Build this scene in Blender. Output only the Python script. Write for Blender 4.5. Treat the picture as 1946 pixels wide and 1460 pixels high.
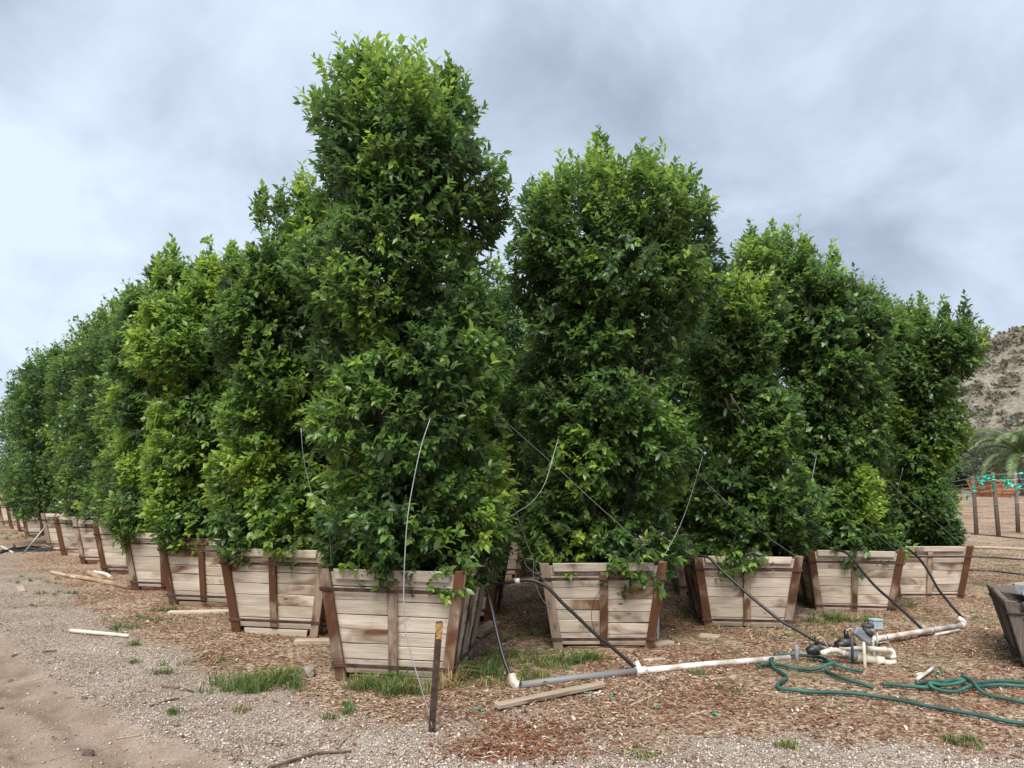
import bpy, bmesh, math, random
import numpy as np
from mathutils import Matrix, Vector

sc = bpy.context.scene
for o in list(bpy.data.objects):
    bpy.data.objects.remove(o)
COL = sc.collection

# ------------------------------------------------------------------ camera
FPX, HORIZON, EYE = 1430.0, 905.0, 1.6          # survey of the photograph: focal length in pixels, eye height in metres
PITCH = math.atan((HORIZON - 730.0) / FPX)
cam = bpy.data.cameras.new('camera')
cam.sensor_fit = 'HORIZONTAL'
cam.sensor_width = 36.0
cam.lens = FPX / 1946.0 * 36.0
cam.clip_start = 0.05
cam.clip_end = 3000.0
cam_ob = bpy.data.objects.new('camera', cam)
COL.objects.link(cam_ob)
cam_ob.location = (0, 0, EYE)
cam_ob.rotation_euler = (math.pi / 2 + PITCH, 0, 0)
sc.camera = cam_ob

# ------------------------------------------------------------------ world, sun, exposure
SUN_EL, SUN_AZ = math.radians(54), math.radians(-168)     # azimuth from +Y, negative = left of the view
w = bpy.data.worlds.new('World')
sc.world = w
w.use_nodes = True
nt = w.node_tree
nt.nodes.clear()
N = nt.nodes.new
L = nt.links.new
out = N('ShaderNodeOutputWorld')
bg = N('ShaderNodeBackground')
sky = N('ShaderNodeTexSky')
sky.sky_type = 'NISHITA'
sky.sun_disc = False
sky.sun_elevation = SUN_EL
sky.sun_rotation = SUN_AZ
sky.altitude = 100
sky_s = N('ShaderNodeVectorMath'); sky_s.operation = 'SCALE'; sky_s.inputs['Scale'].default_value = 0.10
L(sky.outputs[0], sky_s.inputs[0])
tc = N('ShaderNodeTexCoord')
sep = N('ShaderNodeSeparateXYZ'); L(tc.outputs['Generated'], sep.inputs[0])
zz = N('ShaderNodeMath'); zz.operation = 'MAXIMUM'; zz.inputs[1].default_value = 0.0; L(sep.outputs['Z'], zz.inputs[0])
za = N('ShaderNodeMath'); za.operation = 'ADD'; za.inputs[1].default_value = 0.5; L(zz.outputs[0], za.inputs[0])
dx = N('ShaderNodeMath'); dx.operation = 'DIVIDE'; L(sep.outputs['X'], dx.inputs[0]); L(za.outputs[0], dx.inputs[1])
dy = N('ShaderNodeMath'); dy.operation = 'DIVIDE'; L(sep.outputs['Y'], dy.inputs[0]); L(za.outputs[0], dy.inputs[1])
cmb = N('ShaderNodeCombineXYZ'); L(dx.outputs[0], cmb.inputs[0]); L(dy.outputs[0], cmb.inputs[1])
mp = N('ShaderNodeMapping'); mp.inputs['Location'].default_value = (1.1, 7.7, 0.4); mp.inputs['Rotation'].default_value = (0, 0, 0.9)
L(cmb.outputs[0], mp.inputs[0])
n1 = N('ShaderNodeTexNoise'); n1.inputs['Scale'].default_value = 1.25; n1.inputs['Detail'].default_value = 5.0
n1.inputs['Roughness'].default_value = 0.5; n1.inputs['Distortion'].default_value = 0.35
L(mp.outputs[0], n1.inputs['Vector'])
n2 = N('ShaderNodeTexNoise'); n2.inputs['Scale'].default_value = 3.6; n2.inputs['Detail'].default_value = 6.0
n2.inputs['Roughness'].default_value = 0.55; n2.inputs['Distortion'].default_value = 0.3
L(mp.outputs[0], n2.inputs['Vector'])
mixn = N('ShaderNodeMix'); mixn.data_type = 'FLOAT'; mixn.inputs[0].default_value = 0.40
L(n1.outputs[0], mixn.inputs[2]); L(n2.outputs[0], mixn.inputs[3])
cr = N('ShaderNodeValToRGB')
e = cr.color_ramp.elements
e[0].position = 0.38; e[0].color = (0.235, 0.278, 0.35, 1)
e[1].position = 0.63; e[1].color = (0.56, 0.64, 0.735, 1)
m_ = cr.color_ramp.elements.new(0.46); m_.color = (0.335, 0.39, 0.48, 1)
m_ = cr.color_ramp.elements.new(0.55); m_.color = (0.455, 0.525, 0.625, 1)
L(mixn.outputs[0], cr.inputs[0])
mx = N('ShaderNodeMix'); mx.data_type = 'RGBA'; mx.inputs[0].default_value = 0.93
L(sky_s.outputs[0], mx.inputs[6]); L(cr.outputs[0], mx.inputs[7])
L(mx.outputs[2], bg.inputs[0])
bg.inputs[1].default_value = 0.48
L(bg.outputs[0], out.inputs[0])

sun = bpy.data.lights.new('sun', 'SUN')
sun.energy = 1.5
sun.angle = math.radians(35)
sun.color = (1.0, 0.95, 0.87)
sun_ob = bpy.data.objects.new('sun', sun)
COL.objects.link(sun_ob)
sdir = Vector((math.sin(SUN_AZ) * math.cos(SUN_EL), math.cos(SUN_AZ) * math.cos(SUN_EL), math.sin(SUN_EL)))
sun_ob.rotation_euler = sdir.to_track_quat('Z', 'Y').to_euler()
sun_ob.location = sdir * 60

sc.view_settings.view_transform = 'Standard'
sc.view_settings.look = 'None'
sc.view_settings.gamma = 1.0
sc.view_settings.use_curve_mapping = False
sc.view_settings.exposure = 1.65
sc.render.engine = 'CYCLES'
sc.cycles.max_bounces = 7
sc.cycles.diffuse_bounces = 3
sc.cycles.glossy_bounces = 2
sc.cycles.transmission_bounces = 3
sc.cycles.use_denoising = True

# ------------------------------------------------------------------ survey helpers
def ray(x, y):
    cx, cy = (x - 973.0) / FPX, (730.0 - y) / FPX
    return np.array([cx, math.cos(PITCH) - cy * math.sin(PITCH), math.sin(PITCH) + cy * math.cos(PITCH)])

def gp(x, y, z=0.0):
    r = ray(x, y); t = (z - EYE) / r[2]
    return np.array([0, 0, EYE]) + t * r

def at(x, y, Y):
    r = ray(x, y)
    return np.array([0, 0, EYE]) + Y / r[1] * r

def hash01(ix, iy, seed=0):
    n = (ix.astype(np.int64) * 374761393 + iy.astype(np.int64) * 668265263 + seed * 1442695041) & 0x7fffffff
    n = ((n ^ (n >> 13)) * 1274126177) & 0x7fffffff
    return ((n ^ (n >> 16)) & 0xffff) / 65535.0

def vnoise(x, y, s=1.0, seed=0):
    x = np.asarray(x, float) * s; y = np.asarray(y, float) * s
    ix, iy = np.floor(x), np.floor(y)
    fx, fy = x - ix, y - iy
    fx = fx * fx * (3 - 2 * fx); fy = fy * fy * (3 - 2 * fy)
    a, b = hash01(ix, iy, seed), hash01(ix + 1, iy, seed)
    c, d = hash01(ix, iy + 1, seed), hash01(ix + 1, iy + 1, seed)
    return (a * (1 - fx) + b * fx) * (1 - fy) + (c * (1 - fx) + d * fx) * fy

def fnoise(x, y, s=1.0, seed=0, o=4):
    v, a, t = 0, 1.0, 0
    for i in range(o):
        v = v + a * vnoise(x, y, s * 2 ** i, seed + i * 17); t += a; a *= 0.5
    return v / t

def sstep(a, b, x):
    t = np.clip((x - a) / (b - a), 0, 1)
    return t * t * (3 - 2 * t)

# ground zones: signed distances to two surveyed lines (dirt track edge, mulch edge)
TRACK = [(-40, 44.0), (-11.2, 14.6), (-7.2, 10.2), (-5.3, 8.05), (-3.66, 6.23), (-2.5, 5.15), (-1.9, 4.66), (-1.2, 4.15), (-0.3, 3.6), (1.5, 2.8), (6, 1.2), (40, -9)]
MULCH = [(-40, 49.0), (-10.9, 16.3), (-6.6, 11.2), (-4.3, 8.75), (-2.9, 7.0), (-1.9, 5.9), (-1.3, 5.35), (-0.75, 4.92), (0.1, 4.74), (1.0, 4.9), (1.6, 4.78), (2.4, 4.62), (3.2, 4.45), (7, 3.2), (40, -6)]

def above(line, x, y):
    xs = np.array([p[0] for p in line], float); ys = np.array([p[1] for p in line], float)
    return (y - np.interp(x, xs, ys)) * 0.75

def zones(x, y):
    j = (fnoise(x, y, 1.3, 5) - 0.5) * 1.1
    j2 = (fnoise(x, y, 2.2, 9) - 0.5) * 0.5
    dirt = 1 - sstep(-0.16, 0.14, above(TRACK, x, y) + j2 * 0.6)
    mulch = sstep(-0.22, 0.25, above(MULCH, x, y) + j)
    return dirt, mulch

def ground_z(x, y):
    x = np.asarray(x, float); y = np.asarray(y, float)
    far = sstep(30, 80, np.hypot(x, y))
    z = (fnoise(x, y, 0.9, 31, 3) - 0.5) * 0.05 * (1 - far) + (fnoise(x, y, 6.0, 3, 2) - 0.5) * 0.014 * (1 - far)
    d = above(TRACK, x, y)
    z = z - 0.035 * (1 - sstep(-0.25, 0.02, d)) + 0.022 * np.exp(-((d - 0.03) / 0.07) ** 2) * (0.4 + vnoise(x, y, 2.3, 8))
    wob = (vnoise(x, y, 0.8, 61) - 0.5) * 0.25
    for c_, w_, a_ in ((0.32, 0.09, -0.022), (0.50, 0.06, 0.018), (0.68, 0.08, -0.018), (1.05, 0.10, -0.028), (1.28, 0.06, 0.018), (1.6, 0.2, -0.02)):
        z = z + a_ * np.exp(-((d + c_ + wob) / w_) ** 2) * (0.35 + 1.1 * vnoise(x, y, 1.7, 62)) * (1 - far)
    z = z + (fnoise(x, y, 14.0, 63, 2) - 0.5) * 0.012 * (1 - sstep(-0.2, 0.0, d)) * (1 - far)
    z = z + 0.0173 * np.maximum(0, y - 16.0) * sstep(3, 9, x) * (1 - 0.0 * far) * (y < 1e9) * np.minimum(1, 60.0 / np.maximum(60.0, y))
    return z

# ------------------------------------------------------------------ object helpers
def link(o, parent=None):
    COL.objects.link(o)
    if parent is not None:
        o.parent = parent
    return o

def tag(o, label=None, cat=None, group=None, kind=None):
    if label: o['label'] = label
    if cat: o['category'] = cat
    if group: o['group'] = group
    if kind: o['kind'] = kind
    return o

def empty(name, loc=(0, 0, 0), rz=0.0):
    o = bpy.data.objects.new(name, None)
    o.empty_display_size = 0.1
    o.location = loc
    o.rotation_euler = (0, 0, rz)
    return link(o)

def mesh_np(name, verts, faces, mats, smooth=False, attrs=None, k=None):
    """verts (n,3), faces (m,k) -> mesh; attrs: name -> per-vertex float array or (n,4) colours"""
    me = bpy.data.meshes.new(name)
    verts = np.asarray(verts, np.float32); faces = np.asarray(faces, np.int32)
    n, (m, k) = len(verts), faces.shape
    me.vertices.add(n); me.vertices.foreach_set('co', verts.ravel())
    me.loops.add(m * k); me.loops.foreach_set('vertex_index', faces.ravel())
    me.polygons.add(m)
    me.polygons.foreach_set('loop_start', np.arange(0, m * k, k, dtype=np.int32))
    me.polygons.foreach_set('loop_total', np.full(m, k, dtype=np.int32))
    if smooth: me.polygons.foreach_set('use_smooth', np.ones(m, dtype=bool))
    me.update(calc_edges=True)
    for an, av in (attrs or {}).items():
        av = np.asarray(av, np.float32)
        if av.ndim == 1:
            a = me.attributes.new(an, 'FLOAT', 'POINT'); a.data.foreach_set('value', av)
        else:
            a = me.attributes.new(an, 'FLOAT_COLOR', 'POINT'); a.data.foreach_set('color', av.ravel())
    for mt in (mats if isinstance(mats, (list, tuple)) else [mats]): me.materials.append(mt)
    return me

def obj(name, me, parent=None, loc=None):
    o = bpy.data.objects.new(name, me)
    if loc is not None: o.location = loc
    return link(o, parent)

def catmull(pts, sub=6):
    P = np.asarray(pts, float)
    if len(P) < 3: return P
    Q = np.vstack([2 * P[0] - P[1], P, 2 * P[-1] - P[-2]])
    out = []
    for i in range(1, len(Q) - 2):
        for s in range(sub):
            t = s / sub
            out.append(0.5 * ((2 * Q[i]) + (-Q[i - 1] + Q[i + 1]) * t + (2 * Q[i - 1] - 5 * Q[i] + 4 * Q[i + 1] - Q[i + 2]) * t ** 2
                              + (-Q[i - 1] + 3 * Q[i] - 3 * Q[i + 1] + Q[i + 2]) * t ** 3))
    out.append(P[-1])
    return np.array(out)

def tube_data(pts, rad, k=8, sub=0, caps=True):
    P = catmull(pts, sub) if sub else np.asarray(pts, float)
    n = len(P)
    R = np.interp(np.linspace(0, 1, n), np.linspace(0, 1, len(rad)), rad) if hasattr(rad, '__len__') else np.full(n, rad)
    T = np.gradient(P, axis=0); T /= np.linalg.norm(T, axis=1)[:, None] + 1e-12
    up = np.array([0, 0, 1.0]) if abs(T[0][2]) < 0.9 else np.array([1.0, 0, 0])
    V = []
    a = np.cross(T[0], up); a /= np.linalg.norm(a)
    for i in range(n):
        a = a - T[i] * (a @ T[i]); a /= np.linalg.norm(a) + 1e-12
        b = np.cross(T[i], a)
        for j in range(k):
            th = 2 * math.pi * j / k
            V.append(P[i] + R[i] * (math.cos(th) * a + math.sin(th) * b))
    F = [(i * k + j, i * k + (j + 1) % k, (i + 1) * k + (j + 1) % k, (i + 1) * k + j) for i in range(n - 1) for j in range(k)]
    if caps:
        F.append(tuple(range(k - 1, -1, -1))); F.append(tuple((n - 1) * k + j for j in range(k)))
    return V, F

def py_mesh(name, V, F, mat, smooth=True):
    me = bpy.data.meshes.new(name)
    me.from_pydata([tuple(v) for v in V], [], F)
    me.materials.append(mat)
    if smooth:
        me.polygons.foreach_set('use_smooth', [len(f) <= 4 for f in F])
    me.update()
    return me

def tube(name, pts, rad, mat, parent=None, k=8, sub=0, loc=None):
    V, F = tube_data(pts, rad, k, sub)
    return obj(name, py_mesh(name, V, F, mat), parent, loc)

def join_tubes(name, specs, mat, parent=None, k=6):
    V, F = [], []
    for s in specs:
        v, f = tube_data(s[0], s[1], s[2] if len(s) > 2 else k, s[3] if len(s) > 3 else 0)
        b = len(V); V += list(v); F += [tuple(i + b for i in q) for q in f]
    return obj(name, py_mesh(name, V, F, mat), parent)

def hexa(corners, bev=0.004, long_axis=None, seed=0):
    """8 corners (0-3 bottom ring, 4-7 top ring) -> bevelled mesh with metric UVs along long_axis"""
    bm = bmesh.new()
    vs = [bm.verts.new(c) for c in corners]
    for f in ((3, 2, 1, 0), (4, 5, 6, 7), (0, 1, 5, 4), (1, 2, 6, 5), (2, 3, 7, 6), (3, 0, 4, 7)):
        bm.faces.new([vs[i] for i in f])
    bmesh.ops.recalc_face_normals(bm, faces=bm.faces)
    if bev: bmesh.ops.bevel(bm, geom=list(bm.edges), offset=bev, segments=1, affect='EDGES')
    uv = bm.loops.layers.uv.new('UVMap')
    ax = Vector(long_axis).normalized() if long_axis is not None else Vector((1, 0, 0))
    rnd = random.Random(seed)
    off = (rnd.random() * 20, rnd.random() * 20)
    for f in bm.faces:
        n = f.normal
        c = ax.cross(n)
        if c.length < 0.3: c = ax.orthogonal()
        c.normalize()
        for lp in f.loops:
            co = lp.vert.co
            lp[uv].uv = (co.dot(ax) + off[0], co.dot(c) + off[1] + 0.37 * n.dot(Vector((0.3, 0.5, 0.8))))
    me = bpy.data.meshes.new('piece')
    bm.to_mesh(me); bm.free()
    return me

def box_mesh(sx, sy, sz, bev=0.004, axis=(1, 0, 0), seed=0, z0=0.0):
    x, y = sx / 2, sy / 2
    return hexa([(-x, -y, z0), (x, -y, z0), (x, y, z0), (-x, y, z0), (-x, -y, z0 + sz), (x, -y, z0 + sz), (x, y, z0 + sz), (-x, y, z0 + sz)], bev, axis, seed)

# ------------------------------------------------------------------ materials
def new_mat(name):
    m = bpy.data.materials.new(name); m.use_nodes = True
    nt = m.node_tree; b = nt.nodes['Principled BSDF']
    return m, nt, nt.nodes.new, nt.links.new, b

def ramp(nt, stops, interp='LINEAR'):
    r = nt.nodes.new('ShaderNodeValToRGB'); r.color_ramp.interpolation = interp
    el = r.color_ramp.elements
    el[0].position, el[0].color = stops[0][0], (*stops[0][1], 1)
    el[1].position, el[1].color = stops[-1][0], (*stops[-1][1], 1)
    for p, c in stops[1:-1]:
        q = el.new(p); q.color = (*c, 1)
    return r

def simple(name, col, rough=0.6, metal=0.0, var=0.15, scale=12.0, bump=0.0, spec=0.5, dirt=None):
    m, nt, N, L, b = new_mat(name)
    tc = N('ShaderNodeTexCoord'); no = N('ShaderNodeTexNoise')
    no.inputs['Scale'].default_value = scale; no.inputs['Detail'].default_value = 5
    L(tc.outputs['Object'], no.inputs['Vector'])
    lo = tuple(max(0, c * (1 - var * 1.6)) for c in col); hi = tuple(min(1, c * (1 + var * 1.3)) for c in col)
    r = ramp(nt, [(0.3, lo), (0.55, col), (0.75, hi)] if dirt is None else [(0.30, dirt), (0.46, tuple((p + q) / 2 for p, q in zip(dirt, col))), (0.56, col), (0.75, hi)])
    L(no.outputs[0], r.inputs[0]); L(r.outputs[0], b.inputs['Base Color'])
    b.inputs['Roughness'].default_value = rough; b.inputs['Metallic'].default_value = metal
    b.inputs['Specular IOR Level'].default_value = spec
    if bump:
        bp = N('ShaderNodeBump'); bp.inputs['Strength'].default_value = bump; bp.inputs['Distance'].default_value = 0.01
        L(no.outputs[0], bp.inputs['Height']); L(bp.outputs[0], b.inputs['Normal'])
    return m

def wood(name, pale, mid, stain, stain_lo, stain_hi, rough=0.85, streak=0.5):
    """weathered redwood: grain along U, bleached surface, brown stained areas, knots"""
    m, nt, N, L, b = new_mat(name)
    uv = N('ShaderNodeUVMap'); oi = N('ShaderNodeObjectInfo')
    mul = N('ShaderNodeMath'); mul.operation = 'MULTIPLY'; mul.inputs[1].default_value = 37.0; L(oi.outputs['Random'], mul.inputs[0])
    cmb = N('ShaderNodeCombineXYZ'); L(mul.outputs[0], cmb.inputs[0]); L(mul.outputs[0], cmb.inputs[1]); L(mul.outputs[0], cmb.inputs[2])
    add = N('ShaderNodeVectorMath'); add.operation = 'ADD'; L(uv.outputs[0], add.inputs[0]); L(cmb.outputs[0], add.inputs[1])
    def noise(sx, sy, detail, dist=0.0, rough=0.55):
        mp = N('ShaderNodeMapping'); mp.inputs['Scale'].default_value = (sx, sy, 1); L(add.outputs[0], mp.inputs[0])
        no = N('ShaderNodeTexNoise'); no.inputs['Scale'].default_value = 1; no.inputs['Detail'].default_value = detail
        no.inputs['Distortion'].default_value = dist; no.inputs['Roughness'].default_value = rough
        L(mp.outputs[0], no.inputs['Vector']); return no
    grain = noise(3.0, 85.0, 5, 0.6)
    broad = noise(2.0, 9.0, 4, 1.2)
    st = noise(2.2, 3.2, 4, 0.8, 0.5)
    g1 = ramp(nt, [(0.28, mid), (0.5, tuple((p + q) / 2 for p, q in zip(pale, mid))), (0.66, pale)])
    L(grain.outputs[0], g1.inputs[0])
    tone = ramp(nt, [(0.3, (0.78, 0.73, 0.67)), (0.7, (1.0, 0.985, 0.965))]); L(broad.outputs[0], tone.inputs[0])
    mm = N('ShaderNodeMix'); mm.data_type = 'RGBA'; mm.blend_type = 'MULTIPLY'; mm.inputs[0].default_value = 1.0
    L(g1.outputs[0], mm.inputs[6]); L(tone.outputs[0], mm.inputs[7])
    # stain factor shifts per piece
    rs = N('ShaderNodeMapRange'); rs.inputs[3].default_value = -0.11; rs.inputs[4].default_value = 0.11; L(oi.outputs['Random'], rs.inputs[0])
    sa = N('ShaderNodeMath'); sa.operation = 'ADD'; L(st.outputs[0], sa.inputs[0]); L(rs.outputs[0], sa.inputs[1])
    sf = N('ShaderNodeMapRange'); sf.interpolation_type = 'SMOOTHSTEP'; sf.inputs[1].default_value = stain_lo; sf.inputs[2].default_value = stain_hi
    L(sa.outputs[0], sf.inputs[0])
    sg = N('ShaderNodeMath'); sg.operation = 'MULTIPLY_ADD'; L(grain.outputs[0], sg.inputs[0]); sg.inputs[1].default_value = streak; sg.inputs[2].default_value = 1 - streak * 0.5
    sm = N('ShaderNodeMath'); sm.operation = 'MULTIPLY'; sm.use_clamp = True; L(sf.outputs[0], sm.inputs[0]); L(sg.outputs[0], sm.inputs[1])
    scol = ramp(nt, [(0.3, tuple(c * 0.5 for c in stain)), (0.65, stain)]); L(grain.outputs[0], scol.inputs[0])
    mix = N('ShaderNodeMix'); mix.data_type = 'RGBA'; L(sm.outputs[0], mix.inputs[0]); L(mm.outputs[2], mix.inputs[6]); L(scol.outputs[0], mix.inputs[7])
    # knots
    mpk = N('ShaderNodeMapping'); mpk.inputs['Scale'].default_value = (2.6, 7.0, 1); L(add.outputs[0], mpk.inputs[0])
    vo = N('ShaderNodeTexVoronoi'); vo.inputs['Scale'].default_value = 1; L(mpk.outputs[0], vo.inputs['Vector'])
    kf = N('ShaderNodeMapRange'); kf.inputs[1].default_value = 0.055; kf.inputs[2].default_value = 0.10; kf.inputs[3].default_value = 0.85; kf.inputs[4].default_value = 0
    L(vo.outputs['Distance'], kf.inputs[0])
    ks = N('ShaderNodeSeparateColor'); L(vo.outputs['Color'], ks.inputs[0])
    kt = N('ShaderNodeMath'); kt.operation = 'GREATER_THAN'; kt.inputs[1].default_value = 0.66; L(ks.outputs[0], kt.inputs[0])
    km = N('ShaderNodeMath'); km.operation = 'MULTIPLY'; L(kf.outputs[0], km.inputs[0]); L(kt.outputs[0], km.inputs[1])
    mk = N('ShaderNodeMix'); mk.data_type = 'RGBA'; L(km.outputs[0], mk.inputs[0]); L(mix.outputs[2], mk.inputs[6]); mk.inputs[7].default_value = (0.07, 0.045, 0.03, 1)
    # dark checks along the grain
    ck = noise(1.6, 150.0, 2, 0.2)
    cf = N('ShaderNodeMapRange'); cf.inputs[1].default_value = 0.27; cf.inputs[2].default_value = 0.33; cf.inputs[3].default_value = 0.6; cf.inputs[4].default_value = 0; L(ck.outputs[0], cf.inputs[0])
    mc = N('ShaderNodeMix'); mc.data_type = 'RGBA'; L(cf.outputs[0], mc.inputs[0]); L(mk.outputs[2], mc.inputs[6]); mc.inputs[7].default_value = (0.08, 0.06, 0.045, 1)
    # per-piece value
    hv = N('ShaderNodeHueSaturation'); vr = N('ShaderNodeMapRange'); vr.inputs[3].default_value = 0.78; vr.inputs[4].default_value = 1.12
    fr = N('ShaderNodeMath'); fr.operation = 'FRACT'; L(mul.outputs[0], fr.inputs[0]); L(fr.outputs[0], vr.inputs[0]); L(vr.outputs[0], hv.inputs['Value'])
    L(mc.outputs[2], hv.inputs['Color']); L(hv.outputs[0], b.inputs['Base Color'])
    b.inputs['Roughness'].default_value = rough; b.inputs['Specular IOR Level'].default_value = 0.25
    bp = N('ShaderNodeBump'); bp.inputs['Strength'].default_value = 0.5; bp.inputs['Distance'].default_value = 0.004
    L(grain.outputs[0], bp.inputs['Height']); L(bp.outputs[0], b.inputs['Normal'])
    return m

M_plank = wood('weathered_plank', (0.84, 0.765, 0.665), (0.60, 0.52, 0.43), (0.24, 0.115, 0.055), 0.51, 0.76)
M_batten = wood('stained_batten', (0.54, 0.44, 0.35), (0.32, 0.24, 0.18), (0.155, 0.065, 0.030), 0.38, 0.58, streak=0.9)
M_grey = wood('grey_old_wood', (0.24, 0.215, 0.19), (0.125, 0.11, 0.098), (0.05, 0.035, 0.028), 0.5, 0.7)
M_orange = wood('fresh_redwood', (0.58, 0.30, 0.16), (0.42, 0.19, 0.09), (0.30, 0.12, 0.05), 0.55, 0.75)
M_lumber = wood('bleached_lumber', (0.62, 0.53, 0.43), (0.42, 0.34, 0.26), (0.25, 0.15, 0.09), 0.62, 0.8)
M_post = wood('weathered_post', (0.23, 0.19, 0.16), (0.13, 0.105, 0.09), (0.40, 0.33, 0.26), 0.6, 0.8)
M_band = simple('rusty_band', (0.105, 0.055, 0.042), 0.75, 0.1, 0.45, 9, 0.2)
M_rust = simple('rusty_steel', (0.085, 0.052, 0.040), 0.8, 0.1, 0.4, 20, 0.3)
M_yellow = simple('chipped_yellow_paint', (0.48, 0.29, 0.10), 0.7, 0, 0.2, 45, dirt=(0.10, 0.06, 0.045))
M_wire = simple('galvanised_wire', (0.42, 0.42, 0.43), 0.4, 0.6, 0.2, 6)
M_black = simple('black_polytube', (0.018, 0.018, 0.02), 0.42, 0, 0.3, 5)
M_white = simple('white_pvc', (0.72, 0.69, 0.64), 0.5, 0, 0.1, 6, dirt=(0.36, 0.29, 0.22))
M_white2 = simple('aged_pvc', (0.66, 0.61, 0.50), 0.5, 0, 0.15, 7)
M_grey_pvc = simple('grey_pvc', (0.20, 0.215, 0.24), 0.55, 0, 0.15, 5, dirt=(0.26, 0.22, 0.18))
M_greybox = simple('grey_plastic', (0.23, 0.25, 0.27), 0.5, 0, 0.2, 15)
M_cap = simple('dark_grey_plastic', (0.06, 0.065, 0.07), 0.5, 0, 0.2, 15)
M_ltgrey = simple('pale_grey_plastic', (0.42, 0.47, 0.53), 0.5, 0, 0.15, 10)
M_hose = simple('green_hose', (0.030, 0.115, 0.090), 0.62, 0, 0.4, 5)
M_teal = simple('teal_tape', (0.01, 0.55, 0.36), 0.5, 0, 0.2, 6)
M_rock = simple('grey_rock', (0.30, 0.26, 0.23), 0.9, 0, 0.35, 9, 0.8)
M_clod = simple('dark_clod', (0.14, 0.10, 0.08), 0.95, 0, 0.4, 20, 0.8)
M_soil = simple('potting_soil', (0.06, 0.04, 0.028), 0.95, 0, 0.5, 30, 1.0)
M_bark = simple('ficus_bark', (0.12, 0.098, 0.078), 0.9, 0, 0.3, 14, 0.5)
M_twig = simple('brown_twig', (0.16, 0.11, 0.07), 0.9, 0, 0.3, 14)
M_pbark = simple('palm_skirt', (0.26, 0.23, 0.20), 0.95, 0, 0.4, 4, 0.5)
M_bag = simple('crumpled_sheet', (0.20, 0.22, 0.26), 0.55, 0, 0.3, 9)

def leaf_mat(name, stops, trans=0.3, rough=0.36, spec=0.5):
    m, nt, N, L, b = new_mat(name)
    at_ = N('ShaderNodeAttribute'); at_.attribute_name = 'tone'
    r = ramp(nt, stops); L(at_.outputs['Fac'], r.inputs[0])
    geo = N('ShaderNodeNewGeometry')
    hs = N('ShaderNodeHueSaturation'); hs.inputs['Value'].default_value = 1.25; hs.inputs['Saturation'].default_value = 0.8; L(r.outputs[0], hs.inputs['Color'])
    mb = N('ShaderNodeMix'); mb.data_type = 'RGBA'; L(geo.outputs['Backfacing'], mb.inputs[0]); L(r.outputs[0], mb.inputs[6]); L(hs.outputs[0], mb.inputs[7])
    L(mb.outputs[2], b.inputs['Base Color'])
    b.inputs['Roughness'].default_value = rough; b.inputs['Specular IOR Level'].default_value = spec
    tr = N('ShaderNodeBsdfTranslucent')
    h2 = N('ShaderNodeHueSaturation'); h2.inputs['Value'].default_value = 1.9; h2.inputs['Hue'].default_value = 0.492; L(r.outputs[0], h2.inputs['Color']); L(h2.outputs[0], tr.inputs['Color'])
    ms = N('ShaderNodeMixShader'); ms.inputs[0].default_value = trans
    L(b.outputs[0], ms.inputs[1]); L(tr.outputs[0], ms.inputs[2])
    L(ms.outputs[0], nt.nodes['Material Output'].inputs['Surface'])
    return m

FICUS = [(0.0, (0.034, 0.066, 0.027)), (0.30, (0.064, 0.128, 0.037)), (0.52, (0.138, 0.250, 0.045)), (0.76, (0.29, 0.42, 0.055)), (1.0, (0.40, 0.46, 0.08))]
M_leaf = leaf_mat('ficus_leaf', FICUS, 0.34, 0.33)
M_olive = leaf_mat('olive_leaf', [(0, (0.10, 0.125, 0.075)), (0.5, (0.19, 0.22, 0.14)), (1, (0.30, 0.32, 0.22))], 0.15, 0.5)
M_palm = leaf_mat('palm_leaf', [(0, (0.07, 0.12, 0.045)), (0.5, (0.15, 0.23, 0.08)), (1, (0.30, 0.34, 0.16))], 0.2, 0.45)
M_hedge = leaf_mat('dark_hedge_leaf', [(0, (0.018, 0.04, 0.018)), (0.5, (0.035, 0.07, 0.03)), (1, (0.08, 0.12, 0.045))], 0.2, 0.45)
M_scrub = leaf_mat('scrub_leaf', [(0, (0.115, 0.12, 0.08)), (0.5, (0.18, 0.17, 0.12)), (1, (0.30, 0.26, 0.19))], 0.1, 0.8, 0.1)
M_grass = leaf_mat('grass_blade', [(0, (0.05, 0.10, 0.03)), (0.45, (0.11, 0.19, 0.045)), (0.68, (0.22, 0.24, 0.085)), (0.85, (0.38, 0.28, 0.13)), (1.0, (0.50, 0.38, 0.20))], 0.25, 0.5, 0.3)

def attr_mat(name, rough=0.9, spec=0.15):
    m, nt, N, L, b = new_mat(name)
    a = N('ShaderNodeAttribute'); a.attribute_name = 'col'
    L(a.outputs['Color'], b.inputs['Base Color']); b.inputs['Roughness'].default_value = rough
    b.inputs['Specular IOR Level'].default_value = spec
    return m
M_chip = attr_mat('bark_chip')
M_pebble = attr_mat('pebble', 0.85, 0.2)

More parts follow.
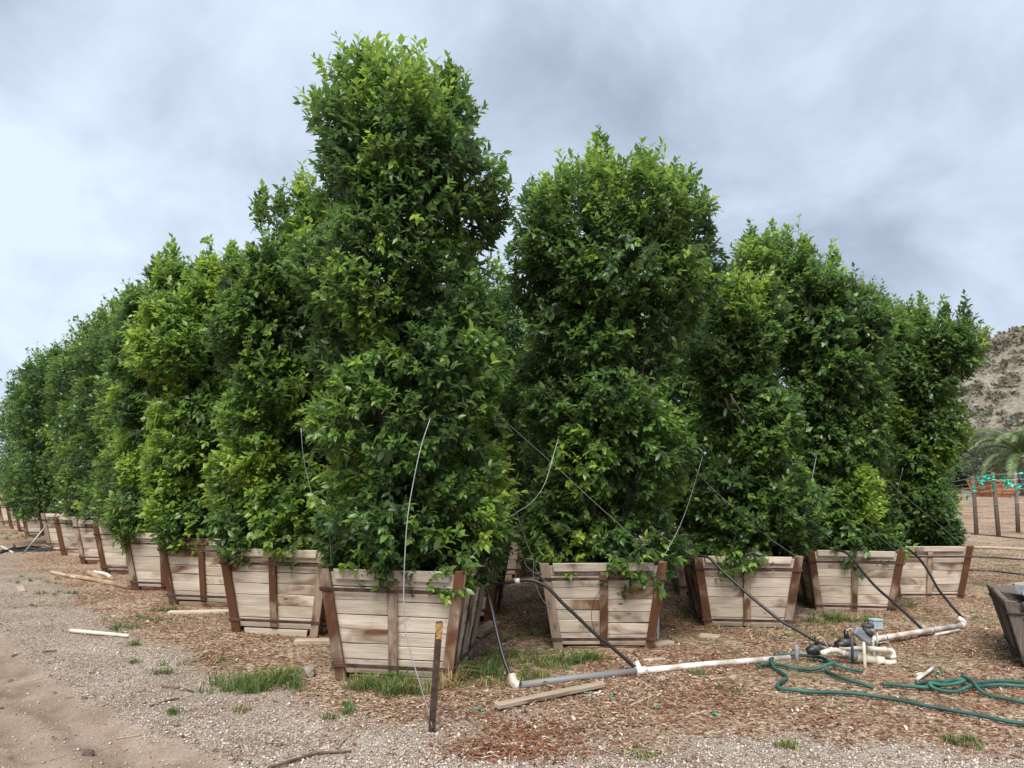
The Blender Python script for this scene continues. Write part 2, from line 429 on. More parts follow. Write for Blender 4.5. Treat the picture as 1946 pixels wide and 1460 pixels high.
def ground_mat():
    m, nt, N, L, b = new_mat('yard_ground')
    tc = N('ShaderNodeTexCoord')
    a = N('ShaderNodeAttribute'); a.attribute_name = 'zone'
    sp = N('ShaderNodeSeparateColor'); L(a.outputs['Color'], sp.inputs[0])
    def noise(s, d=6, r=0.6, dist=0.0):
        n = N('ShaderNodeTexNoise'); n.inputs['Scale'].default_value = s; n.inputs['Detail'].default_value = d; n.inputs['Roughness'].default_value = r
        n.inputs['Distortion'].default_value = dist
        L(tc.outputs['Object'], n.inputs['Vector']); return n
    # gravel: voronoi stones
    vg = N('ShaderNodeTexVoronoi'); vg.inputs['Scale'].default_value = 90; L(tc.outputs['Object'], vg.inputs['Vector'])
    sg = N('ShaderNodeSeparateColor'); L(vg.outputs['Color'], sg.inputs[0])
    rg = ramp(nt, [(0.0, (0.17, 0.13, 0.105)), (0.35, (0.31, 0.25, 0.205)), (0.7, (0.42, 0.355, 0.30)), (1.0, (0.58, 0.52, 0.45))]); L(sg.outputs[0], rg.inputs[0])
    ng = noise(1.7); rgt = ramp(nt, [(0.35, (0.72, 0.66, 0.6)), (0.65, (1, 1, 1))]); L(ng.outputs[0], rgt.inputs[0])
    mg = N('ShaderNodeMix'); mg.data_type = 'RGBA'; mg.blend_type = 'MULTIPLY'; mg.inputs[0].default_value = 1; L(rg.outputs[0], mg.inputs[6]); L(rgt.outputs[0], mg.inputs[7])
    # dirt
    nd = noise(2.5, 8, 0.65, 0.4); rd = ramp(nt, [(0.3, (0.20, 0.145, 0.105)), (0.55, (0.315, 0.245, 0.19)), (0.75, (0.41, 0.335, 0.27))]); L(nd.outputs[0], rd.inputs[0])
    ndf = noise(90, 3); rdf = ramp(nt, [(0.35, (0.72, 0.7, 0.68)), (0.65, (1.1, 1.1, 1.1))]); L(ndf.outputs[0], rdf.inputs[0])
    md = N('ShaderNodeMix'); md.data_type = 'RGBA'; md.blend_type = 'MULTIPLY'; md.inputs[0].default_value = 1; L(rd.outputs[0], md.inputs[6]); L(rdf.outputs[0], md.inputs[7])
    # mulch: small stretched chips
    mpv = N('ShaderNodeMapping'); mpv.inputs['Scale'].default_value = (1, 1.7, 1); mpv.inputs['Rotation'].default_value = (0, 0, 0.6); L(tc.outputs['Object'], mpv.inputs[0])
    vm = N('ShaderNodeTexVoronoi'); vm.inputs['Scale'].default_value = 34; L(mpv.outputs[0], vm.inputs['Vector'])
    sm = N('ShaderNodeSeparateColor'); L(vm.outputs['Color'], sm.inputs[0])
    rm = ramp(nt, [(0.0, (0.12, 0.075, 0.05)), (0.3, (0.245, 0.165, 0.115)), (0.6, (0.385, 0.292, 0.215)), (1.0, (0.56, 0.46, 0.36))]); L(sm.outputs[0], rm.inputs[0])
    nm = noise(0.9, 5); rmt = ramp(nt, [(0.35, (0.68, 0.58, 0.5)), (0.62, (1.05, 1.04, 1.02))]); L(nm.outputs[0], rmt.inputs[0])
    mmx = N('ShaderNodeMix'); mmx.data_type = 'RGBA'; mmx.blend_type = 'MULTIPLY'; mmx.inputs[0].default_value = 1; L(rm.outputs[0], mmx.inputs[6]); L(rmt.outputs[0], mmx.inputs[7])
    # green film of moss and tiny weeds
    nw = noise(1.1, 6, 0.65); wf = N('ShaderNodeMapRange'); wf.inputs[1].default_value = 0.5; wf.inputs[2].default_value = 0.68; L(nw.outputs[0], wf.inputs[0])
    wm = N('ShaderNodeMath'); wm.operation = 'MULTIPLY'; L(wf.outputs[0], wm.inputs[0]); L(sp.outputs[2], wm.inputs[1])
    gm = N('ShaderNodeMix'); gm.data_type = 'RGBA'; L(wm.outputs[0], gm.inputs[0]); L(mmx.outputs[2], gm.inputs[6]); gm.inputs[7].default_value = (0.11, 0.12, 0.05, 1)
    x1 = N('ShaderNodeMix'); x1.data_type = 'RGBA'; L(sp.outputs[1], x1.inputs[0]); L(mg.outputs[2], x1.inputs[6]); L(gm.outputs[2], x1.inputs[7])
    x2 = N('ShaderNodeMix'); x2.data_type = 'RGBA'; L(sp.outputs[0], x2.inputs[0]); L(x1.outputs[2], x2.inputs[6]); L(md.outputs[2], x2.inputs[7])
    L(x2.outputs[2], b.inputs['Base Color']); b.inputs['Roughness'].default_value = 0.95; b.inputs['Specular IOR Level'].default_value = 0.1
    # relief
    h = N('ShaderNodeMix'); h.data_type = 'FLOAT'; L(sp.outputs[1], h.inputs[0]); L(vg.outputs['Distance'], h.inputs[2]); L(vm.outputs['Distance'], h.inputs[3])
    h2 = N('ShaderNodeMix'); h2.data_type = 'FLOAT'; L(sp.outputs[0], h2.inputs[0]); L(h.outputs[0], h2.inputs[2]); L(ndf.outputs[0], h2.inputs[3])
    bp = N('ShaderNodeBump'); bp.inputs['Strength'].default_value = 0.6; bp.inputs['Distance'].default_value = 0.012; bp.invert = True
    L(h2.outputs[0], bp.inputs['Height']); L(bp.outputs[0], b.inputs['Normal'])
    return m
M_ground = ground_mat()

def hill_mat():
    m, nt, N, L, b = new_mat('dry_hillside')
    tc = N('ShaderNodeTexCoord')
    n1 = N('ShaderNodeTexNoise'); n1.inputs['Scale'].default_value = 0.09; n1.inputs['Detail'].default_value = 9; n1.inputs['Roughness'].default_value = 0.7; L(tc.outputs['Object'], n1.inputs['Vector'])
    r = ramp(nt, [(0.3, (0.17, 0.148, 0.12)), (0.5, (0.25, 0.22, 0.18)), (0.7, (0.34, 0.30, 0.25))]); L(n1.outputs[0], r.inputs[0])
    n2 = N('ShaderNodeTexNoise'); n2.inputs['Scale'].default_value = 1.2; n2.inputs['Detail'].default_value = 6; L(tc.outputs['Object'], n2.inputs['Vector'])
    r2 = ramp(nt, [(0.35, (0.55, 0.55, 0.5)), (0.6, (1.05, 1.05, 1.05))]); L(n2.outputs[0], r2.inputs[0])
    mm = N('ShaderNodeMix'); mm.data_type = 'RGBA'; mm.blend_type = 'MULTIPLY'; mm.inputs[0].default_value = 1; L(r.outputs[0], mm.inputs[6]); L(r2.outputs[0], mm.inputs[7])
    L(mm.outputs[2], b.inputs['Base Color']); b.inputs['Roughness'].default_value = 1; b.inputs['Specular IOR Level'].default_value = 0.05
    bp = N('ShaderNodeBump'); bp.inputs['Strength'].default_value = 0.5; bp.inputs['Distance'].default_value = 0.5; L(n2.outputs[0], bp.inputs['Height']); L(bp.outputs[0], b.inputs['Normal'])
    return m
M_hill = hill_mat()

# ------------------------------------------------------------------ ground
def axis_pts(lo, hi, near_lo, near_hi, step, grow=1.22):
    a = list(np.arange(near_lo, near_hi, step))
    s, x = step, near_hi
    while x < hi: a.append(x); s *= grow; x += s
    a.append(hi); s, x, pre = step, near_lo, []
    while x > lo: s *= grow; x -= s; pre.append(max(x, lo))
    return np.array(pre[::-1] + a)
gx, gy = axis_pts(-1500, 1500, -7.5, 7.5, 0.06, 1.12), axis_pts(-60, 2200, 3.3, 12.0, 0.055, 1.12)
X, Y = np.meshgrid(gx, gy)
Z = ground_z(X, Y)
d, mu = zones(X, Y)
grn = sstep(5.2, 6.4, Y) * (1 - sstep(14, 22, Y)) * sstep(-4.5, -2.0, X)
nx, ny = len(gx), len(gy)
idx = np.arange(nx * ny).reshape(ny, nx)
Fq = np.stack([idx[:-1, :-1], idx[:-1, 1:], idx[1:, 1:], idx[1:, :-1]], -1).reshape(-1, 4)
me = mesh_np('ground', np.stack([X, Y, Z], -1).reshape(-1, 3), Fq, M_ground, True,
             {'zone': np.stack([d, mu, grn, np.ones_like(d)], -1).reshape(-1, 4)})
tag(obj('ground', me), 'yard ground of bark mulch, pale gravel and a rutted dirt track', 'ground', kind='structure')

# ------------------------------------------------------------------ foliage engine
def leaf_template(fine):
    if fine:   # ovate leaf, folded on the midrib, tip bent down
        v = np.array([(0, 0, 0), (0.26, 0.215, 0.035), (0.26, -0.215, 0.035), (0.30, 0, -0.015), (0.60, 0.205, 0.025), (0.60, -0.205, 0.025), (0.64, 0, -0.03), (1.0, 0, -0.12)])
        f = np.array([(0, 3, 1), (0, 2, 3), (1, 3, 6), (1, 6, 4), (3, 2, 5), (3, 5, 6), (4, 6, 7), (6, 5, 7)])
    else:
        v = np.array([(0, 0, 0), (0.43, 0.28, 0.035), (0.43, -0.28, 0.035), (0.48, 0, -0.02), (1.0, 0, -0.08)])
        f = np.array([(0, 3, 1), (0, 2, 3), (1, 3, 4), (3, 2, 4)])
    return v, f

def unit(a): return a / (np.linalg.norm(a, axis=-1, keepdims=True) + 1e-12)

def crown_leaves(rng, zs, lh, rh, lat, n_twig, K, leaf_len, young=0.25, lobe=0.48, amp=0.24, inner=0.36, up=0.55, twig_len=(0.16, 0.32), peaks=(), lobe_top=1.0, toff=0.0, bright=()):
    """leaf frames for a clipped column: profile zs with half widths lh/rh along lateral axis lat (2-vector)"""
    zs = np.asarray(zs, float); lh = np.asarray(lh, float); rh = np.asarray(rh, float)
    zf = np.linspace(zs[0], zs[-1], 160)
    lf, rf = np.interp(zf, zs, lh), np.interp(zf, zs, rh)
    a = (lf + rf) / 2; cx = (rf - lf) / 2
    wgt = np.sqrt(np.gradient(a, zf) ** 2 + 1) * np.maximum(a, 0.06); cum = np.cumsum(wgt); cum /= cum[-1]
    lat3 = np.array([lat[0], lat[1], 0.0]); dep3 = np.array([-lat[1], lat[0], 0.0])
    dmax = min(0.95, np.median(a) * 1.15)
    def surf(u, th):
        z = np.interp(u, cum, zf)
        aa = np.interp(z, zf, a); c = np.interp(z, zf, cx); sl = np.interp(z, zf, np.gradient(a, zf))
        bb = np.minimum(aa * 0.98, dmax)
        P = (c + aa * np.cos(th))[:, None] * lat3 + (bb * np.sin(th))[:, None] * dep3 + z[:, None] * np.array([0, 0, 1.0])
        Nn = np.cos(th)[:, None] * lat3 + np.sin(th)[:, None] * dep3 + (-np.clip(sl, -3, 3))[:, None] * np.array([0, 0, 1.0])
        return P, unit(Nn), aa
    H = zf[-1] - zf[0]
    ns = int(max(14, 2 * math.pi * np.mean(a) * H / (lobe ** 2) * 0.95))
    S, SN, _ = surf(rng.random(ns), rng.random(ns) * 2 * math.pi)
    s_amp = rng.normal(0.0, 0.07, ns); s_tone = np.clip(rng.normal(0, 0.07, ns) + (rng.random(ns) < young) * rng.uniform(0.04, 0.22, ns), -0.2, 0.42)
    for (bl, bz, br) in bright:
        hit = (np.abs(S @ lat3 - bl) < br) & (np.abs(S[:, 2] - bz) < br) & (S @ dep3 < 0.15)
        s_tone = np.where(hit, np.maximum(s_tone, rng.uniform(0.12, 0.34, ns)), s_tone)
    P, Nn, aa = surf(rng.random(n_twig), rng.random(n_twig) * 2 * math.pi)
    near = np.empty(n_twig, int); dist = np.empty(n_twig)
    for i in range(0, n_twig, 4000):
        D = np.linalg.norm(P[i:i + 4000, None, :] - S[None], axis=2)
        near[i:i + 4000] = D.argmin(1); dist[i:i + 4000] = D.min(1)
    thick = np.minimum(1, aa / 0.45)
    bump = (amp * (1 - 1.7 * (dist / lobe) ** 2) + s_amp[near]) * thick
    bump = np.clip(bump, -0.36, 0.24)
    cen = S[near] - SN[near] * lobe * 0.9
    nrm = unit(0.6 * unit(P - cen) + 0.6 * Nn)
    is_in = rng.random(n_twig) < inner
    depth = np.where(is_in, rng.uniform(0.16, 0.5, n_twig) * np.minimum(1, aa / 0.5), rng.exponential(0.035, n_twig))
    L_ = rng.uniform(*twig_len, n_twig)
    topn = sstep(0.80, 0.97, (P[:, 2] - zf[0]) / H)
    tip = P + Nn * (bump - depth - 0.05)[:, None]
    T = unit(nrm + np.array([0, 0, 1.0]) * (up * rng.uniform(-0.35, 1.5, n_twig) + topn * 0.9)[:, None] + rng.normal(0, 0.42, (n_twig, 3)))
    stick = (rng.random(n_twig) < 0.10 + 0.25 * topn) & ~is_in
    tip = tip + T * np.where(stick, rng.uniform(0.04, 0.20, n_twig), 0)[:, None] * lobe_top
    L_ = np.where(stick, L_ * 1.35, L_)
    # upright shoots that stand above the clipped top
    for (pl, pz, pr, ph_) in peaks:
        pr *= 1.35; m = int(14 + 95 * pr * ph_ / 0.1 * 0.2)
        s_ = 0.06 + 0.94 * rng.random(m) ** 0.7; s_[0] = 0; an = rng.random(m) * 2 * math.pi; od = rng.normal(0, 0.05)
        ot = np.cos(an)[:, None] * lat3 + np.sin(an)[:, None] * dep3
        pt_ = lat3 * pl + dep3 * od + ot * (pr * s_ * np.sqrt(rng.random(m)) + 0.015)[:, None] + np.array([0, 0, 1.0]) * (pz - ph_ * s_)[:, None]
        tip = np.vstack([tip, pt_]); T = np.vstack([T, unit(np.array([0, 0, 1.0]) + ot * (0.15 + 0.7 * s_)[:, None] + rng.normal(0, 0.3, (m, 3)))])
        L_ = np.concatenate([L_, rng.uniform(0.2, 0.42, m)]); is_in = np.concatenate([is_in, np.zeros(m, bool)])
        near = np.concatenate([near, np.full(m, rng.integers(0, ns))]); topn = np.concatenate([topn, np.ones(m)]); n_twig += m
    base = tip - T * L_[:, None]
    # leaves along each twig
    t = (np.arange(K) + 0.6) / K
    t = 0.12 + 0.88 * t
    ph0 = rng.random(n_twig) * 2 * math.pi
    ph = ph0[:, None] + np.arange(K)[None] * 2.4 + rng.normal(0, 0.3, (n_twig, K))
    ref = unit(np.cross(T, np.array([0.31, 0.2, 0.93]))); ref2 = np.cross(T, ref)
    radial = np.cos(ph)[..., None] * ref[:, None] + np.sin(ph)[..., None] * ref2[:, None]
    spread = (1.15 - 0.65 * t)[None] + rng.normal(0, 0.15, (n_twig, K))
    ld = unit(T[:, None] * np.cos(spread)[..., None] + radial * np.sin(spread)[..., None] + np.array([0, 0, -0.22]))
    lb = base[:, None] + T[:, None] * (L_[:, None] * t[None])[..., None]
    upv = unit(T[:, None] * 0.75 + np.array([0, 0, 0.7]) + rng.normal(0, 0.28, (n_twig, K, 3)))
    ln = unit(upv - ld * np.sum(upv * ld, -1, keepdims=True))
    sd = np.cross(ln, ld)
    ll = leaf_len * rng.uniform(0.85, 1.12, (n_twig, 1)) * rng.uniform(0.6, 1.2, (n_twig, K)) * (1.0 - 0.25 * (t[None] > 0.93))
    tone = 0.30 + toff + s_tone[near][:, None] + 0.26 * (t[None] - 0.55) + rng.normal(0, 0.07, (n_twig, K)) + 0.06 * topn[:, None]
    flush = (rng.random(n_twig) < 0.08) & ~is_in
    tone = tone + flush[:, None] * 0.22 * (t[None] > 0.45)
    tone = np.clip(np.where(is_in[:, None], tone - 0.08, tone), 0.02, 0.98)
    r = lambda q: q.reshape(-1, *q.shape[2:])
    return r(lb), r(ld), r(sd), r(ln), r(ll), r(tone), (base, tip, is_in)

def leaves_mesh(name, fr, fine, mat, inner_mask=None, width=1.0):
    lb, ld, sd, ln, ll, tone = fr[:6]
    if len(fr) > 6 or inner_mask is not None:
        im = np.repeat(fr[6][2], len(lb) // len(fr[6][2])) if inner_mask is None else inner_mask
        out_, v0 = [], 0
        for msk, tpl in ((~im, leaf_template(fine)), (im, (np.array([(0, 0, 0), (0.45, 0.28, 0.02), (1.0, 0, -0.06), (0.45, -0.28, 0.02)]), np.array([(0, 3, 1), (3, 2, 1)])))):
            a_ = [q[msk] for q in (lb, ld, sd, ln, ll, tone)]; tv, tf = tpl; n, k = len(a_[0]), len(tv)
            V = a_[0][:, None] + a_[4][:, None, None] * (tv[None, :, 0:1] * a_[1][:, None] + width * tv[None, :, 1:2] * a_[2][:, None] + tv[None, :, 2:3] * a_[3][:, None])
            out_.append((V.reshape(-1, 3), (tf[None] + v0 + (np.arange(n) * k)[:, None, None]).reshape(-1, 3), np.repeat(a_[5], k))); v0 += n * k
        return mesh_np(name, np.vstack([o[0] for o in out_]), np.vstack([o[1] for o in out_]), mat, False, {'tone': np.concatenate([o[2] for o in out_])})
    tv, tf = leaf_template(fine)
    n, k = len(lb), len(tv)
    V = lb[:, None] + ll[:, None, None] * (tv[None, :, 0:1] * ld[:, None] + width * tv[None, :, 1:2] * sd[:, None] + tv[None, :, 2:3] * ln[:, None])
    F = tf[None] + (np.arange(n) * k)[:, None, None]
    V = V.reshape(-1, 3); F = F.reshape(-1, 3); tn = np.repeat(tone, k)
    return mesh_np(name, V, F, mat, False, {'tone': tn})

def twig_mesh(name, base, tip, r0, mat):
    n = len(base); T = unit(tip - base); a = unit(np.cross(T, np.array([0.3, 0.4, 0.86]))); b = np.cross(T, a)
    V = []
    for j in range(3):
        th = 2 * math.pi * j / 3; o = math.cos(th) * a + math.sin(th) * b
        V += [base + o * r0, tip + o * r0 * 0.4]
    V = np.stack(V, 1); F = np.array([(0, 2, 3, 1), (2, 4, 5, 3), (4, 0, 1, 5)])
    return mesh_np(name, V.reshape(-1, 3), (F[None] + (np.arange(n) * 6)[:, None, None]).reshape(-1, 4), mat)

LEAF_LOOSE = {}
def loose_leaf_mesh(tone_i):
    if tone_i not in LEAF_LOOSE:
        tv, tf = leaf_template(True)
        LEAF_LOOSE[tone_i] = mesh_np('leaf', tv, tf, M_leaf, False, {'tone': np.full(len(tv), 0.12 + 0.08 * tone_i)})
    return LEAF_LOOSE[tone_i]

def trunk_mesh(rng, height, spread, cz=None, cxs=None, lat=(1, 0)):
    specs = []
    for s in range(4):
        a = rng.random() * 6.28; r = rng.uniform(0.03, 0.12)
        p = np.array([r * math.cos(a), r * math.sin(a), 0.62]); pts = [p]
        for i in range(6):
            p = p + np.array([rng.normal(0, 0.05) + spread * 0.09 * math.cos(a), rng.normal(0, 0.05) + spread * 0.09 * math.sin(a), (height - 0.9) / 6])
            pts.append(p)
        specs.append((pts, [0.045 + 0.02 * rng.random(), 0.03, 0.008], 7, 3))
        for i in range(1, 6):
            for q in range(2):
                b = rng.random() * 6.28
                e1 = pts[i] + np.array([math.cos(b) * 0.25 * spread, math.sin(b) * 0.25 * spread, 0.18])
                e2 = e1 + np.array([math.cos(b) * 0.25 * spread, math.sin(b) * 0.25 * spread, 0.2])
                specs.append(([pts[i], e1, e2], [0.016, 0.011, 0.005], 5, 2))
    V, F = [], []
    for s in specs:
        v, f = tube_data(*s); b = len(V)
        if cz is not None: v = [q + np.array([lat[0], lat[1], 0.0]) * np.interp(q[2], cz, cxs) for q in v]
        V += list(v); F += [tuple(i + b for i in q) for q in f]
    return py_mesh('trunk', V, F, M_bark)

def profile_from_px(pos, prof):
    """surveyed outline (y, x_left, x_right) -> metres in the vertical plane through the trunk, facing the camera"""
    X0, Y0 = pos[0], pos[1]; dd = math.hypot(X0, Y0); hd = np.array([X0 / dd, Y0 / dd]); lat = np.array([hd[1], -hd[0]])
    rows = []
    for (y, xl, xr) in prof:
        o = []
        for x in (xl, xr):
            r = ray(x, y); t = dd / (r[0] * hd[0] + r[1] * hd[1]); P = np.array([0, 0, EYE]) + t * r
            o.append((P[0] - X0) * lat[0] + (P[1] - Y0) * lat[1]); zv = P[2]
        rows.append((zv, -o[0], o[1]))
    rows.sort()
    z, l, r = map(np.array, zip(*rows))
    return z, l, r, lat

# ------------------------------------------------------------------ crates
def crate_parts(seed, W=1.15, B=0.87, H=0.90, mats=None, split=True):
    rng = random.Random(seed)
    mp, mb = mats or (M_plank, M_batten)
    hw = lambda t: B / 2 + (W - B) / 2 * t
    res = []
    for side in range(4):
        ca, sa = math.cos(side * math.pi / 2), math.sin(side * math.pi / 2)
        def P(u, t, n):
            x, y, z = u, -(hw(t) + n), H * t
            return (x * ca - y * sa, x * sa + y * ca, z)
        U = (ca, sa, 0)
        tv = Vector(P(0, 1, 0)) - Vector(P(0, 0, 0))
        def piece(name, ul0, ur0, ul1, ur1, t0, t1, n0, n1, mat, along_u, bev=0.004):
            e_ = rng.uniform(-0.0035, 0.0035) if name == 'plank' else 0.0; w_ = rng.uniform(-0.004, 0.004) if along_u and name != 'steel_band' else 0.0
            c = [P(ul0, t0, n1), P(ur0, t0 + e_, n1 + w_), P(ur0, t0 + e_, n0), P(ul0, t0, n0), P(ul1, t1, n1), P(ur1, t1 + e_, n1 + w_), P(ur1, t1 + e_, n0), P(ul1, t1, n0)]
            me = hexa(c, bev, U if along_u else tv, rng.randint(0, 9999)); me.materials.append(mat); me.name = name
            res.append((name, me))
        J = lambda s: rng.uniform(-s, s)
        ex = 0.031 if side % 2 == 0 else 0.0
        # horizontal planks
        for half in ((-1, 1) if (split and side == 0) else (0,)):
            t = 0.085 + J(0.01)
            nb = 7
            hs = [0.118 + J(0.014) for _ in range(nb)]; sc_ = (0.965 - t) / sum(hs)
            for h_ in hs:
                t1 = t + h_ * sc_
                a0, a1 = hw(t) - 0.012, hw(t1) - 0.012
                n0, n1 = -0.026, -0.004 + J(0.003)
                g0, g1 = 0.003 + J(0.002), 0.003 + J(0.002)
                if half < 0: piece('plank', -a0, -0.004, -a1, -0.004, t + g0, t1 - g1, n0, n1, mp, True)
                elif half > 0: piece('plank', 0.004, a0, 0.004, a1, t + g0, t1 - g1, n0, n1, mp, True)
                else: piece('plank', -a0, a0, -a1, a1, t + g0, t1 - g1, n0, n1, mp, True)
                t = t1
        # corner posts
        for s in (-1, 1):
            o0, o1 = hw(0) + ex, hw(1) + ex
            wd = 0.09 + J(0.006)
            b_ = [s * o0, s * (o0 - wd), s * o1, s * (o1 - wd)]
            piece('corner_post', min(b_[0], b_[1]), max(b_[0], b_[1]), min(b_[2], b_[3]), max(b_[2], b_[3]), -0.015 + J(0.01), 1.0 + J(0.006), 0.004, 0.031, mb, False, 0.005)
        # batten, rail, skirt
        bo = J(0.02)
        piece('batten', bo - 0.037, bo + 0.037, bo - 0.039, bo + 0.039, 0.10, 0.897, 0.004, 0.033 + J(0.003), mb, False, 0.005)
        a0, a1 = hw(0.90) - 0.093, hw(0.995) - 0.093
        if ex == 0: a0 -= 0.0; a1 -= 0.0
        piece('top_rail', -a0, a0, -a1, a1, 0.902, 0.992 + J(0.005), 0.004, 0.030 + J(0.004), mp, True, 0.005)
        a0, a1 = hw(0.0) - 0.096, hw(0.08) - 0.096
        piece('skirt_board', -a0, a0, -a1, a1, 0.0, 0.076, -0.02, 0.010, mb if rng.random() < 0.4 else mp, True, 0.005)
        # steel bands
        for tb in (0.80, 0.15):
            tb += J(0.006); th = 0.034
            e2 = 0.0425 if side % 2 == 0 else 0.0350
            a0, a1 = hw(tb) + e2, hw(tb + th) + e2
            piece('steel_band', -a0, a0, -a1, a1, tb, tb + th, 0.0355, 0.0405, M_band, True, 0.0015)
    # soil
    bm = bmesh.new(); n = 12; t = 0.86; h = hw(t) - 0.04; g = []
    for i in range(n + 1):
        g.append([bm.verts.new((-h + 2 * h * i / n, -h + 2 * h * j / n, H * t + rng.uniform(-0.02, 0.03))) for j in range(n + 1)])
    for i in range(n):
        for j in range(n): bm.faces.new((g[i][j], g[i + 1][j], g[i + 1][j + 1], g[i][j + 1]))
    me = bpy.data.meshes.new('soil'); bm.to_mesh(me); bm.free(); me.materials.append(M_soil)
    res.append(('soil', me))
    return res

CRATE_PROTO = [crate_parts(q) for q in (11, 23, 37, 52, 68, 83)]

def place_crate(x, y, rz, W, H, zoff, proto, label, tilt=(0, 0), group=None):
    """x, y = foot of the front face's middle; proto built at W 1.15, H 0.90"""
    s, sz = W / 1.15, H / 0.90
    back = 0.435 * s
    cx, cy = x - math.sin(rz) * back, y + math.cos(rz) * back
    z = float(ground_z(cx, cy)) + zoff + 0.02
    r = empty('tree_crate', (cx, cy, z), rz)
    r.rotation_euler = (tilt[0], tilt[1], rz); r.scale = (s, s, sz)
    tag(r, label, 'crate', group)
    for nme, me in CRATE_PROTO[proto if abs(x) < 3 and y < 9 else int(abs(x) * 7 + y * 3) % 6]:
        obj(nme, me, r)
    return r, (cx, cy, z)

RG, RT = 'wooden tree crates of the front rows', 'clipped ficus columns of the front rows'
CR = {}   # key: x, y, rot, W, H, z, proto, label
crates = [
 ('A', -0.930, 6.15, -0.135, 1.13, 0.905, -0.045, 0, 'bleached corner crate behind the rusty T-post, its right side showing', (0.0, 0.012)),
 ('B', 0.856, 7.292, -0.015, 1.13, 0.85, -0.06, 1, 'crate with brown stained right-hand planks behind the grey pipe joint', (0, -0.008)),
 ('C', 2.514, 8.306, -0.08, 1.09, 0.83, -0.085, 2, 'pale crate left of the valve manifold with a black tube over its rim', (0, 0.006)),
 ('D', 4.108, 9.304, -0.09, 1.08, 0.81, -0.10, 0, 'crate behind the grey control boxes with weeds along its foot', (0, 0.012)),
 ('E', 5.506, 10.227, 0.03, 1.08, 0.77, -0.10, 1, 'last crate of the pipe-side row, beside the open field', (0, 0)),
 ('L1', -2.414, 7.95, -0.16, 1.14, 0.89, -0.03, 2, 'first crate after the corner crate along the dirt track', (0, 0.010)),
 ('L2', -3.79, 9.544, -0.22, 1.16, 0.85, -0.03, 1, 'second crate from the corner along the dirt track', (0, 0.0)),
 ('L3', -4.86, 10.80, -0.15, 1.16, 0.83, -0.03, 0, 'third crate from the corner along the dirt track', (0, 0.01)),
 ('L4', -6.22, 12.55, -0.14, 1.16, 0.82, -0.03, 2, 'fourth crate from the corner along the dirt track, near the fallen poles', (0, 0.0)),
 ('L5', -7.43, 14.03, -0.18, 1.15, 0.82, -0.03, 1, 'fifth crate from the corner along the dirt track', (0, 0.0)),
 ('L6', -8.70, 15.6, -0.12, 1.16, 0.80, -0.03, 0, 'sixth crate from the corner along the dirt track', (0, 0.0)),
 ('L7', -9.78, 16.9, -0.16, 1.16, 0.80, -0.03, 2, 'seventh crate from the corner along the track, beside the leaning stake', (0, 0.0)),
 ('L8', -12.37, 20.2, -0.14, 1.17, 0.78, -0.03, 1, 'eighth crate from the corner along the dirt track, past a gap', (0, 0.0)),
 ('L9', -13.75, 22.0, -0.15, 1.17, 0.79, -0.03, 0, 'ninth crate from the corner along the dirt track', (0, 0.0)),
 ('L10', -14.85, 23.3, -0.15, 1.16, 0.80, -0.03, 2, 'tenth crate from the corner along the dirt track', (0, 0.0)),
 ('L11', -16.2, 24.9, -0.15, 1.16, 0.80, -0.03, 1, 'farthest crate of the track row at the edge of the picture', (0, 0.0)),
 ('G', -0.70, 8.62, -0.10, 1.15, 0.88, -0.03, 1, 'shaded crate just behind the corner crate in the gap between two trees', (0, 0)),
 ('H', -0.34, 12.1, -0.10, 1.15, 0.88, -0.03, 2, 'dim crate deep in the gap, behind the shaded second-row crate', (0, 0)),
 ('I', 2.72, 10.38, -0.10, 1.12, 0.86, -0.05, 0, 'shaded crate in the gap between the stained crate and the pale crate', (0, 0)),
]
for (k, x, y, rz, W, H, zo, pr, lab, tilt) in crates:
    CR[k] = place_crate(x, y, rz, W, H, zo, pr, lab, tilt, RG)[1]

